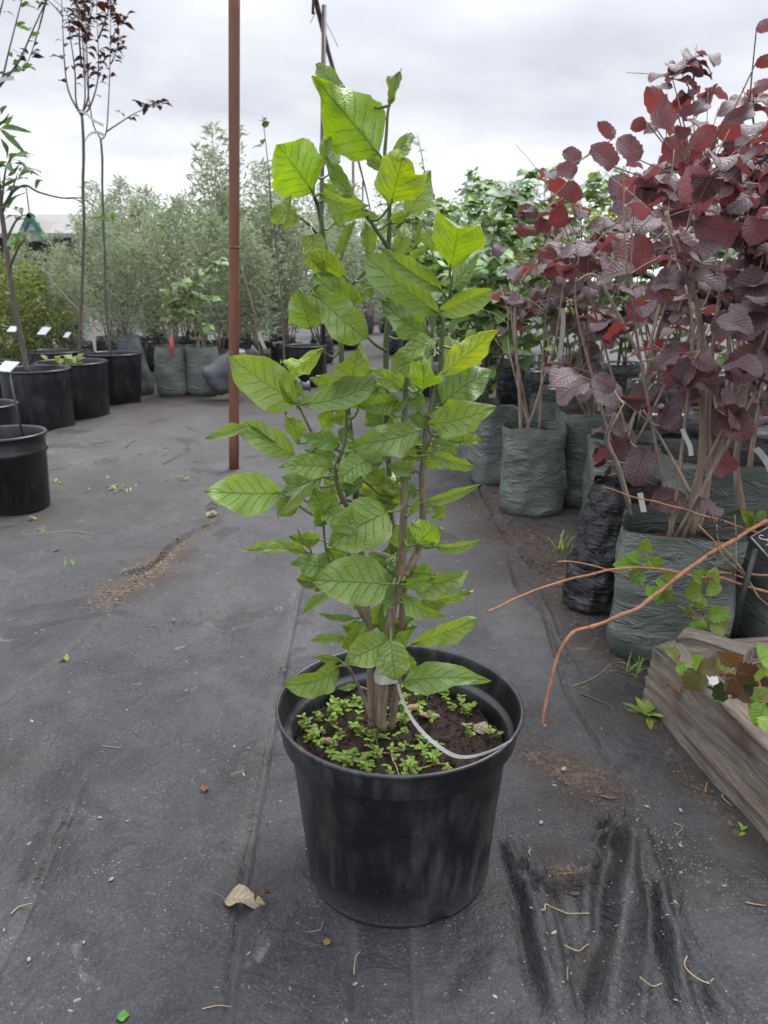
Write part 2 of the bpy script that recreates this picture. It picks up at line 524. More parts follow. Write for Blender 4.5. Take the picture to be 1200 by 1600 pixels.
def fabric_mat():
    m, t = mat('black_woven_ground_fabric')
    co = t.n('ShaderNodeTexCoord').outputs['Object']
    sp = t.n('ShaderNodeSeparateXYZ', {0: co})
    dirt = t.n('ShaderNodeAttribute', attribute_name='dirt').outputs['Fac']
    dusta = t.n('ShaderNodeAttribute', attribute_name='dust').outputs['Fac']
    sheet = t.n('ShaderNodeAttribute', attribute_name='sheet').outputs['Fac']
    big = t.noise(t.n('ShaderNodeMapping', {0: co, 3: (1.5, 0.7, 1)}).outputs[0], 2.6, 6, 0.68, 0.6)
    mid = t.noise(co, 6, 6, 0.7, 0.9)
    fine = t.noise(co, 70, 4, 0.65)
    vfine = t.noise(co, 330, 3, 0.6)
    # weave: fine ribs two ways
    wx = t.n('ShaderNodeTexWave', {'Vector': co, 'Scale': 118.0, 'Distortion': 0.2}, bands_direction='X').outputs['Fac']
    wy = t.n('ShaderNodeTexWave', {'Vector': co, 'Scale': 118.0, 'Distortion': 0.2}, bands_direction='Y').outputs['Fac']
    weave = t.m('MULTIPLY', wx, wy)
    c = t.mix(t.remap(mid, 0.3, 0.7), (0.0085, 0.0089, 0.0102), (0.034, 0.0348, 0.039))
    c = t.mix(t.m('MULTIPLY', t.remap(weave, 0.2, 0.8), 0.16), c, (0.11, 0.112, 0.122))
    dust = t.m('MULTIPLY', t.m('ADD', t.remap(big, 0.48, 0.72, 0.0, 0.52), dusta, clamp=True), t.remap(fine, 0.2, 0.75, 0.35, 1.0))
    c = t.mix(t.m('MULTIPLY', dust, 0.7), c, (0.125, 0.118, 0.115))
    c = t.mix(t.m('MULTIPLY', sheet, 0.5, clamp=True), c, t.mix(1.0, c, (1.55, 1.55, 1.6), 'MULTIPLY'))
    grain = t.remap(t.noise(co, 210, 3, 0.75), 0.5, 0.72)
    c = t.mix(t.m('MULTIPLY', grain, 0.2), c, (0.2, 0.195, 0.19))
    # damp stains with hard rims
    wet = t.remap(t.noise(co, 3.4, 6, 0.6, 0.8), 0.575, 0.605)
    c = t.mix(t.m('MULTIPLY', wet, 0.55), c, (0.012, 0.0118, 0.012))
    scuff = t.m('MULTIPLY', t.remap(t.noise(co, 5.1, 6, 0.65, 1.1), 0.64, 0.69), t.remap(fine, 0.3, 0.6))
    c = t.mix(t.m('MULTIPLY', scuff, 0.45), c, (0.2, 0.2, 0.205))
    speck = t.n('ShaderNodeTexVoronoi', {'Vector': co, 'Scale': 150.0, 'Randomness': 1.0})
    sm = t.m('MULTIPLY', t.remap(speck.outputs['Distance'], 0.2, 0.1), t.remap(t.noise(co, 14, 3), 0.48, 0.66))
    c = t.mix(t.m('MULTIPLY', sm, 0.55), c, (0.34, 0.32, 0.29))
    # brown litter soil pressed in the weave
    dm = t.m('MULTIPLY', dirt, t.remap(t.m('ADD', fine, t.m('MULTIPLY', mid, 0.6)), 0.55, 0.95))
    c = t.mix(dm, c, t.mix(t.remap(vfine, 0.35, 0.65), (0.02, 0.013, 0.009), (0.085, 0.055, 0.036)))
    crum = t.noise(co, 13, 4, 0.6, 1.5)
    hgt = t.m('ADD', t.m('MULTIPLY', crum, 5.0), t.m('ADD', t.m('MULTIPLY', fine, 1.7), t.m('MULTIPLY', vfine, t.m('ADD', 0.4, t.m('MULTIPLY', dirt, 2.5)))))
    nb = t.n('ShaderNodeBump', {'Height': hgt, 'Strength': 1.0, 'Distance': 0.0022}).outputs[0]
    ro = t.m('SUBTRACT', t.m('ADD', 0.62, t.m('MULTIPLY', dust, 0.2)), t.m('MULTIPLY', wet, 0.1))
    finish(t, t.n('ShaderNodeBsdfPrincipled', {'Base Color': c, 'Roughness': ro, 'Normal': nb, 'Specular IOR Level': 0.35}).outputs[0])
    return m


M['fabric'] = fabric_mat()
M['earth'] = simple('brown_earth', (0.09, 0.07, 0.05), (0.05, 0.04, 0.03), 3, 0.95, 0.01, 40)

# ------------------------------------------------------------------ ground
e = MB()
e.add([(-300, -60, -0.06), (300, -60, -0.06), (300, 400, -0.06), (-300, 400, -0.06)], [(0, 1, 2, 3)])
tag(e.build('ground', M['earth'], smooth=False), kind='structure')


def axis(lo, hi, a, b, step, grow):
    xs = list(np.arange(a, b + 1e-9, step))
    s, x = step, xs[-1]
    while x < hi:
        s *= grow
        x += s
        xs.append(x)
    s, x = step, xs[0]
    lo_ = []
    while x > lo:
        s *= grow
        x -= s
        lo_.append(x)
    return np.array(lo_[::-1] + xs)


gx = axis(-26, 26, -0.66, 0.78, 0.0052, 1.03)
gy = axis(-1.5, 45, 0.5, 1.5, 0.005, 1.024)
GX, GY = np.meshgrid(gx, gy, indexing='ij')


def seg_dist(pts, X, Y):
    """distance to a ground polyline, signed (left of travel positive), plus position 0..1 along it"""
    best = np.full(X.shape, 1e9); sg = np.zeros(X.shape); tt = np.zeros(X.shape)
    n = len(pts) - 1
    for i in range(n):
        a, b = pts[i], pts[i + 1]
        dx, dy = b[0] - a[0], b[1] - a[1]
        L2 = dx * dx + dy * dy
        t = np.clip(((X - a[0]) * dx + (Y - a[1]) * dy) / L2, 0, 1)
        px, py = X - a[0] - t * dx, Y - a[1] - t * dy
        d = np.hypot(px, py)
        k = d < best
        best[k] = d[k]; sg[k] = np.sign(dx * py - dy * px)[k]; tt[k] = ((i + t) / n)[k]
    return best, sg, tt


def height(X, Y):
    h = np.zeros(X.shape)
    r2 = np.random.default_rng(3)
    for k in range(26):
        wl = r2.uniform(0.09, 0.7)
        a = r2.uniform(0, math.pi)
        ph = r2.uniform(0, 6.28)
        warp = 0.05 * np.sin(5 * Y + ph) + 0.05 * np.sin(4 * X + 2 * ph)
        h += 0.0011 * (wl / 0.4) * np.sin((X * math.cos(a) + Y * math.sin(a) + warp) * 6.28 / wl + ph)
    return np.clip(h, -0.006, 0.005)


gp = lambda L: [(G(x, y).x, G(x, y).y) for x, y in L]
H_ = height(GX, GY)
dirt = np.zeros(GX.shape); dust = np.zeros(GX.shape); SHEET = np.zeros(GX.shape)
STEPS = [  # overlapping sheet edges: polyline, height, side
    ([(-60, 1160), (0, 1110), (90, 1035), (165, 965), (250, 880), (330, 820), (375, 792), (430, 760)], 0.007, -1),
    ([(500, 790), (476, 900), (440, 1080), (410, 1250), (385, 1400), (365, 1600), (350, 1700)], 0.0045, 1),
    ([(790, 860), (804, 916), (850, 965), (880, 1080), (930, 1170), (975, 1240), (990, 1270)], 0.008, -1),
    ([(556, 1400), (560, 1500), (566, 1640)], 0.004, 1),
    ([(636, 1400), (640, 1500), (648, 1640)], 0.004, -1),
    ([(140, 1215), (105, 1300), (60, 1400), (0, 1520), (-40, 1600)], 0.003, 1),
    ([(-100, 700), (120, 730), (300, 700), (420, 690)], 0.012, 1),
    ([(680, 660), (740, 740), (800, 850), (850, 900)], 0.010, 1),
]
for pts, hh, side in STEPS:
    d, s, t = seg_dist(gp(pts), GX, GY)
    s = s * side
    fade = np.clip(np.minimum(t, 1 - t) * 8, 0, 1)
    edge = 1 / (1 + np.exp(-(s * d) / 0.0022))
    H_ += 1.5 * hh * edge * np.exp(-np.maximum(s * d, 0) / 0.12) * fade
    H_ -= (0.006 + hh * 0.6) * np.exp(-((s * d + 0.006) / 0.0055) ** 2) * fade  # trench added on the low side so a dark shade line forms
    SHEET += edge * fade * np.exp(-np.maximum(s * d, 0) / 0.5) * (0.5 if hh > .004 else -.4)
    dust += 0.5 * np.exp(-(d / 0.02) ** 2) * (s < 0) * fade
FOLDS = [  # ridges of slack cloth: polyline, height, half width
    ([(170, 906), (230, 890), (262, 855), (300, 830), (372, 800)], 0.018, 0.007),
    ([(790, 1310), (800, 1345), (822, 1400), (845, 1500), (872, 1620)], 0.036, 0.009),
    ([(812, 1322), (842, 1398), (868, 1500), (892, 1620)], 0.026, 0.010),
    ([(978, 1276), (990, 1330), (978, 1420), (962, 1520), (950, 1620)], 0.034, 0.018),
    ([(1005, 1290), (1030, 1390), (1052, 1480), (1085, 1620)], 0.024, 0.011),
    ([(1040, 1440), (1090, 1520), (1160, 1610)], 0.012, 0.012),
    ([(925, 1288), (955, 1284), (980, 1277)], 0.019, 0.005),
    ([(925, 1318), (950, 1298), (980, 1280)], 0.017, 0.005),
    ([(815, 1350), (835, 1388), (890, 1382), (930, 1372)], 0.020, 0.006),
    ([(925, 1330), (915, 1400), (925, 1480)], 0.010, 0.008),
    ([(700, 1600), (760, 1540), (790, 1470)], 0.008, 0.02),
    ([(835, 905), (870, 1000), (905, 1060)], 0.010, 0.008),
    ([(0, 880), (120, 850), (300, 800)], 0.008, 0.02),
    ([(60, 700), (190, 690), (330, 660)], 0.012, 0.03),
    ([(180, 650), (300, 655), (420, 640)], 0.012, 0.03),
    ([(110, 1240), (60, 1350), (10, 1460)], 0.007, 0.016),
    ([(250, 1330), (330, 1290), (420, 1250)], 0.004, 0.02),
]
for pts, hh, wd in FOLDS:
    d, s, t = seg_dist(gp(pts), GX, GY)
    fade = np.clip(np.minimum(t, 1 - t) * 5, 0, 1)
    wob = 1 + 0.25 * np.sin(t * 19 + hh * 900)
    H_ += hh * np.exp(-(d / (wd * wob)) ** 2) * fade
    H_ -= 0.35 * hh * np.exp(-((d - 1.9 * wd) / (0.6 * wd)) ** 2) * fade  # trench added on both sides of the ridge to deepen its shade
DIRT = [  # brown litter: px point, radius m, strength
    (240, 905, .09, 1), (200, 930, .07, 1), (275, 870, .08, 1), (330, 820, .05, .9), (810, 835, .16, 1), (770, 780, .2, .9), (860, 880, .2, 1), (900, 930, .16, .9), (800, 900, .1, .8), (930, 1000, .1, .8),
    (880, 1210, .06, 1), (840, 1190, .05, 1), (930, 1235, .06, 1), (900, 1250, .05, .9), (970, 1090, .06, .8), (1010, 1130, .05, 1),
    (1080, 1220, .045, 1), (1160, 1310, .04, 1), (870, 1340, .03, .8), (880, 1370, .03, .9), (920, 1120, .07, .6), (60, 800, .25, .45), (150, 750, .3, .4),
    (300, 620, .5, .8), (250, 640, .5, .6), (420, 640, .5, .7), (960, 1000, .12, .9), (1050, 1350, .05, .4), (20, 1190, .05, .5), (560, 600, 1.2, .8), (700, 700, .4, .5), (930, 1500, .03, .5)]
for x, y, r_, s_ in DIRT:
    p = G(x, y)
    dirt = np.maximum(dirt, s_ * np.exp(-((GX - p.x) ** 2 + (GY - p.y) ** 2) / r_ ** 2))
    H_ += 0.0
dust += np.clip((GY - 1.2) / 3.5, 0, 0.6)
_r = np.hypot(GX - 0.0212, GY - 0.940)
H_ *= np.clip((_r - 0.135) / 0.06, 0, 1)
_far = np.clip((GY - 1.6) / 1.5, 0, 1) * (GY < 12)
H_ += _far * 0.006 * (np.sin(GX * 7 + 1.3 * np.sin(GY * 5)) * np.sin(GY * 9 + 1.7 * np.sin(GX * 4)) + 0.6 * np.sin(GX * 17 + GY * 13 + 2 * np.sin(GY * 6))) * (np.hypot(GX - G(365, 733).x, GY - G(365, 733).y) > .1)
nx, ny = GX.shape
me = bpy.data.meshes.new('ground_fabric')
co_ = np.stack([GX, GY, H_], -1).reshape(-1, 3)
idx = np.arange(nx * ny).reshape(nx, ny)
fq = np.stack([idx[:-1, :-1], idx[1:, :-1], idx[1:, 1:], idx[:-1, 1:]], -1).reshape(-1, 4)
me.vertices.add(len(co_)); me.vertices.foreach_set('co', co_.ravel())
me.loops.add(fq.size); me.loops.foreach_set('vertex_index', fq.ravel())
me.polygons.add(len(fq)); me.polygons.foreach_set('loop_start', np.arange(len(fq)) * 4)
me.polygons.foreach_set('use_smooth', np.ones(len(fq), bool))
me.update(calc_edges=True)
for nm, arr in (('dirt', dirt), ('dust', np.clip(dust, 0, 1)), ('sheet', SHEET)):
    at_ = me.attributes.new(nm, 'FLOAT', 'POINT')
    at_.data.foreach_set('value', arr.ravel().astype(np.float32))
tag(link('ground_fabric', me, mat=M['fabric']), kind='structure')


def gz(x, y):
    i = min(max(int(np.searchsorted(gx, x)) - 1, 0), nx - 2)
    j = min(max(int(np.searchsorted(gy, y)) - 1, 0), ny - 2)
    return float(max(H_[i, j], H_[i + 1, j + 1], H_[i + 1, j], H_[i, j + 1]))


def GG(x, y):
    p = G(x, y)
    return Vector((p.x, p.y, gz(p.x, p.y)))


# ------------------------------------------------------------------ main pot
POT = Vector((0.0212, 0.940, 0.0))
pot = thing('plant_pot', 'large scuffed black plastic pot of dark soil holding the tall leafy green shrub', 'plant pot', POT)
b = MB()
prof = [(0.0, 0.012), (0.118, 0.012), (0.124, 0.0), (0.1300, 0.0), (0.1325, 0.008), (0.1335, 0.03), (0.1405, 0.12), (0.1495, 0.205), (0.1515, 0.214),
        (0.1525, 0.217), (0.1595, 0.2195), (0.1620, 0.224), (0.1660, 0.252), (0.1668, 0.2575)]
N = 96
P = []
for i in range(N):
    a = 2 * math.pi * i / N
    col = []
    notch = 1.0 if any(abs((a - q + math.pi) % (2 * math.pi) - math.pi) < 0.085 for q in (R(-68), R(22), R(112), R(202))) else 0.0
    for k, (r, z) in enumerate(prof):
        if 1 < k < 5 and notch:
            z = max(z, 0.010)
        dent = 0.0012 * math.sin(2 * a + 0.5) + 0.0006 * math.sin(5 * a + z * 30)
        col.append((POT.x + (r + dent) * math.cos(a), POT.y + (r + dent) * math.sin(a), z))
    P.append(col)
b.grid(P, N, len(prof), closeu=True)
b.build('pot_wall', M['pot'], pot)
b = MB()
b.lathe([(0.1660, 0.2560), (0.1694, 0.2575), (0.1704, 0.2610), (0.1694, 0.2640), (0.1660, 0.2638), (0.1642, 0.2600), (0.1630, 0.2500)], POT, N)
b.build('rim', M['pot'], pot)
b = MB()
b.lathe([(0.1640, 0.2570), (0.1600, 0.226), (0.1585, 0.2225), (0.1530, 0.2205), (0.1500, 0.2170), (0.1470, 0.190), (0.145, 0.16)], POT, N)
b.build('inner_wall', M['pot'], pot)
# lumpy soil
SOIL_Z = 0.203


def soil_h(x, y):
    return SOIL_Z + 0.012 * noise.noise(Vector((x * 14, y * 14, 1.7))) + 0.006 * noise.noise(Vector((x * 45, y * 45, 4.1))) + 0.003 * noise.noise(Vector((x * 130, y * 130, 0.3)))


b = MB()
P = []
for i in range(80):
    a = 2 * math.pi * i / 80
    col = []
    for k in range(34):
        r = 0.1462 * (k / 33) ** 0.8
        x, y = POT.x + r * math.cos(a), POT.y + r * math.sin(a)
        col.append((x, y, soil_h(x, y) - (0.006 if k == 33 else 0)))
    P.append(col)
b.grid(P, 80, 34, closeu=True)
b.build('soil', M['soil'], pot)

# ------------------------------------------------------------------ main shrub
SY = POT.y
shrub = thing('shrub', 'tall young shrub with large bright green leaves and brown stems growing in the big pot', 'shrub', (POT.x, POT.y, SOIL_Z - 0.01))
STEM_PX = {  # pixel, depth offset in cm (minus is towards the camera), radius in mm
    'a': ([(597, 1140, -1, 8.5), (599, 1070, -1, 8), (606, 1000, -1.5, 7.6), (616, 945, -2, 7.2), (625, 905, -2, 6.8), (629, 852, -2, 6.2), (632, 787, -2, 5.6), (633, 720, -2, 5.0), (632, 660, -2, 4.4), (635, 604, -2, 3.8), (638, 556, -2.5, 3.0), (642, 530, -2.5, 2.2)], 'stem_aged'),
    'b': ([(611, 1140, 1, 6), (620, 1080, 1, 5.8), (628, 1000, 0, 5.6), (630, 930, 0, 5.4), (640, 885, 0, 5.4), (655, 855, 0, 5.2), (661, 808, 0, 5.0), (660, 735, 0, 4.6), (664, 690, 0, 4.4), (668, 655, 0, 4.3), (680, 615, 0, 4.2), (688, 577, 0, 4.0), (690, 540, 0, 3.8), (692, 508, 0, 3.6), (688, 490, 0, 3.6), (697, 463, 0, 3.0), (707, 440, 0, 2.4), (706, 418, 0, 1.9)], 'stem_aged'),
    'c': ([(590, 1140, 3, 6), (592, 1040, 3, 5.6), (606, 930, 3, 5.2), (617, 850, 3, 5.0), (612, 808, 3, 4.8), (608, 765, 3, 4.6), (607, 700, 3, 4.6), (604, 620, 3, 4.4), (603, 563, 3, 4.4), (606, 500, 3, 4.2), (607, 453, 3, 4.0), (608, 383, 3, 3.6), (609, 325, 2, 3.1), (606, 280, 1, 2.8), (602, 242, 1, 2.6), (603, 200, 1, 2.2), (608, 165, 1, 1.7), (615, 150, 1, 1.2)], 'stem_aged'),
    'd': ([(581, 1138, 0, 6.5), (580, 1060, 0, 6.2), (577, 985, 0, 5.8), (568, 900, 1, 5.6), (558, 800, 1, 5.4), (556, 750, 1, 5.0), (548, 680, 2, 4.6), (538, 600, 2, 4.4), (532, 548, 2, 4.2), (529, 500, 2, 4.0), (524, 460, 2, 3.8), (517, 423, 2, 3.7), (508, 388, 2, 3.5), (502, 350, 2, 3.2), (495, 322, 2, 3.0), (488, 300, 1, 2.6), (491, 275, 1, 2.2), (503, 245, 1, 1.6)], 'stem_aged'),
    'e': ([(568, 812, 1, 4.2), (554, 800, 0, 4.2), (540, 788, -2, 4.0), (530, 768, -3, 3.7), (523, 735, -3, 3.4), (531, 712, -3, 3.2), (538, 690, -3, 3.0), (541, 662, -3, 2.4), (545, 620, -3, 1.8)], 'stem_aged'),
    'f': ([(585, 1000, 1, 4.6), (576, 977, 0, 4.4), (560, 950, -1, 4.0), (552, 925, -1, 3.2), (540, 900, -2, 2.6), (514, 876, -3, 2.4), (484, 864, -3, 1.6)], 'stem_aged'),
    'g': ([(512, 877, -3, 2.4), (508, 850, -3, 2.2), (505, 818, -3, 1.7)], 'stem_aged'),
    'h': ([(580, 1125, -2, 3.2), (566, 1085, -3, 3.0), (552, 1055, -4, 2.8), (544, 1042, -5, 2.4), (530, 1040, -6, 1.8)], 'stem_aged'),
    'i': ([(607, 388, 3, 3.0), (596, 372, 1, 2.9), (582, 352, 0, 2.7), (570, 330, 0, 2.2), (562, 315, 0, 1.6)], 'stem_aged'),
    'j': ([(530, 470, 2, 2.6), (541, 452, 2, 2.5), (560, 436, 2, 2.4), (574, 420, 2, 2.2), (579, 395, 2, 1.6)], 'stem_aged'),
    'k': ([(605, 548, 3, 2.6), (592, 542, 1, 2.4), (578, 530, 0, 2.1), (571, 522, 0, 1.5)], 'stem_aged'),
    'l': ([(607, 780, 3, 2.2), (588, 768, 1, 2.0), (566, 750, -1, 1.7)], 'stem_aged'),
    'm': ([(660, 742, 0, 2.2), (650, 735, -1, 2.0), (643, 728, -1.5, 1.6)], 'stem_aged'),
    'n': ([(690, 551, 0, 2.4), (682, 545, -1, 2.2), (675, 535, -2, 1.6)], 'stem_aged'),
    'o': ([(535, 706, -3, 2.4), (512, 698, -4, 2.2), (490, 680, -4, 2.0), (470, 640, -4, 1.8), (462, 628, -4, 1.5)], 'stem_aged'),
    'p': ([(531, 545, 2, 2.2), (520, 558, 1, 2.1), (505, 548, 0, 1.9), (495, 530, 0, 1.4)], 'stem_aged'),
    'q': ([(505, 378, 2, 2.4), (490, 360, 1, 2.2), (475, 345, 0, 1.8), (463, 336, 0, 1.3)], 'stem_aged'),
    'r': ([(663, 705, 0, 2.2), (672, 690, -1, 2.0), (690, 680, -2, 1.5)], 'stem_aged'),
    's': ([(634, 900, -2, 4.6), (645, 880, -1, 4.6), (655, 862, 0, 5.0)], 'stem_aged'),
    't': ([(558, 788, 1, 2.6), (540, 782, -1, 2.4), (520, 795, -3, 2.0), (508, 812, -4, 1.6)], 'stem_aged'),
    'u': ([(625, 1010, 0, 2.2), (635, 1008, -1, 2.0), (645, 1005, -2, 1.5)], 'stem_aged'),
}
stem_pts = []
for key, (pp, mt) in STEM_PX.items():
    pts = spline([at(x, y, SY + d / 100) for x, y, d, r in pp], 5)
    rad = np.interp(np.linspace(0, len(pp) - 1, len(pts)), range(len(pp)), [r / 1000 * 0.82 for *_, r in pp])
    rad = [r * (1 + 0.10 * math.sin(i * 2.4) * (i % 5 == 0) + 0.04 * math.sin(i * 1.7)) for i, r in enumerate(rad)]
    # slightly crooked between the nodes
    pts = [p + Vector((noise.noise(p * 30), noise.noise(p * 30 + Vector((5, 5, 5))), 0)) * 0.0018 for p in pts]
    bm_ = MB()
    bm_.tube(pts, rad, 9)
    bm_.build('stem', M[mt], shrub)
    stem_pts += pts
STEMS = np.array([tuple(p) for p in stem_pts])

TONE = {'m': (0.19, 0.34, 0.032, .85), 'y': (0.21, 0.34, 0.026, .8), 'b': (0.165, 0.30, 0.022, .9), 'd': (0.095, 0.2, 0.032, .85),  # leaf colours; b has backlight painted in, d is darker for inner, shaded leaves
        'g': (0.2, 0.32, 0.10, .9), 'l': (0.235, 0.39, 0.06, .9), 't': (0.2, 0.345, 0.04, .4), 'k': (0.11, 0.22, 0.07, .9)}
PROFILES = {  # half width along the blade
    'o': [(0, .02), (.06, .30), (.18, .72), (.34, .98), (.48, 1), (.64, .88), (.8, .58), (.91, .26), (.97, .09), (1, 0.0)],
    'r': [(0, .05), (.05, .5), (.16, .88), (.32, 1), (.5, .98), (.68, .86), (.82, .62), (.92, .34), (.98, .12), (1, 0.0)],
    'w': [(0, .04), (.06, .34), (.2, .66), (.4, .92), (.55, 1), (.7, .98), (.84, .8), (.93, .5), (.98, .2), (1, 0.0)],
    'a': [(0, .05), (.05, .45), (.16, .85), (.3, 1), (.45, .9), (.6, .6), (.75, .34), (.88, .18), (.96, .07), (1, 0.0)],
    'n': [(0, .05), (.1, .4), (.3, .85), (.5, 1), (.7, .82), (.85, .5), (.95, .18), (1, 0.0)],
}


def hero_leaf(bx, by, tx, ty, wpx, d=0.0, tone='m', face=1, prof='o', roll=None, fold=None, bow=None, td=None, ripple=1.0, curl=0.0, petiole=True):
    r = random
    if ripple == 1.0: ripple = r.uniform(.7, 1.9) * (1.35 if tone in 'tk' else 1)
    roll = R(roll if roll is not None else r.uniform(-26, 26))
    fold = R((fold if fold is not None else r.uniform(4, 20)) * 1.35 + 5)
    bow = bow if bow is not None else r.uniform(-0.02, 0.14)
    d0 = d + r.uniform(-0.7, 0.7)
    d1 = td if td is not None else d + r.uniform(-3.2, 2.2)
    B, T = at(bx, by, SY + d0 / 100), at(tx, ty, SY + d1 / 100)
    A = T - B
    L = A.length
    A.normalize()
    V = (CAMV - (B + T) / 2).normalized()
    W = A.cross(V).normalized()
    Nn = W.cross(A).normalized()
    if Nn.dot(V) < 0: Nn = -Nn; W = -W
    q = Matrix.Rotation(roll, 3, A)
    W, Nn = q @ W, q @ Nn
    hw = 0.99 * wpx * mpp((B + T) / 2) / 2 / max(0.5, math.cos(roll)) / math.cos(fold * 0.8)
    if face < 0:
        Nn, W = -Nn, -W
    pr = PROFILES[prof]
    nu, nv = 22, 11
    twist = R(r.uniform(-42, 42)); tipc = r.uniform(-0.06, 0.3); sd = r.uniform(0, 99)
    bulge = r.uniform(0.0, 0.06)
    ph = r.uniform(0, 6.28)
    ph2 = r.uniform(0, 6.28)
    amp = 0.17 * hw * ripple
    asym = r.uniform(0.92, 1.08)
    sway = r.uniform(-0.05, 0.05) * L
    P = []
    for i in range(nu):
        t = (i / (nu - 1)) ** 0.95
        wd = np.interp(t, [p[0] for p in pr], [p[1] for p in pr]) * hw
        row = []
        for j in range(nv):
            s = j / (nv - 1) * 2 - 1
            ed = max(0, abs(s) - 0.55) / 0.45
            ser = 1 + ed * (0.10 * noise.noise(Vector((t * 7, sd, s))) * ripple + 0.018 * math.sin(t * 70 + ph)) + 0.05 * math.sin(t * 9 + ph * 2 + (2 if s > 0 else 0)) * ed * ripple
            x = s * wd * ser * (asym if s > 0 else 1 / asym)
            z = abs(x) * math.sin(fold) + bow * L * 4 * t * (1 - t) + amp * s * s * math.sin(t * 11 + ph + (2.1 if s > 0 else 0)) \
                + amp * 0.55 * math.sin(t * 21 + s * 3 + ph2) * abs(s) - tipc * L * max(0, t - 0.55) ** 2 * 2.2 \
                + bulge * hw * noise.noise(Vector((t * 6, s * 3, sd))) * 2
            if curl:
                z += -curl * wd * (abs(s) ** 2.2)
            tw = twist * (t - 0.35)
            xx, z2 = x * math.cos(fold) * math.cos(tw), z + x * math.sin(tw)
            pt = B + A * (L * t) + W * (xx + sway * math.sin(t * math.pi)) + Nn * z2
            row.append(pt)
        P.append(row)
    mb = MB()
    mb.grid(P, nu, nv)
    pet = None
    if petiole:
        dd = np.linalg.norm(STEMS - np.array(tuple(B)), axis=1) + 0.35 * np.maximum(0, STEMS[:, 2] - B.z + 0.004)
        S = Vector(STEMS[int(np.argmin(dd))])
        ln = (S - B).length
        if ln > 0.0015:
            mid = (S + B) / 2 + Vector((0, 0, -0.12 * ln)) - A * 0.1 * ln
            inn = B + A * min(0.015, 0.12 * L) + Nn * (bow * L * 0.3 - 0.0008)
            pp = spline([S, mid, B, inn], 3)
            pet = MB()
            pet.tube(pp, [lerp(0.0019, 0.0009, i / (len(pp) - 1)) for i in range(len(pp))], 5, cap=False)
    o = mb.build('leaf', M['hero_leaf'], shrub)
    if pet: pet.build('petiole', M['petiole'], o)
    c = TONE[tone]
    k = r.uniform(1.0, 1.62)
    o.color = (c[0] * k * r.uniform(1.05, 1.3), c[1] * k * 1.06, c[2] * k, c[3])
    return o


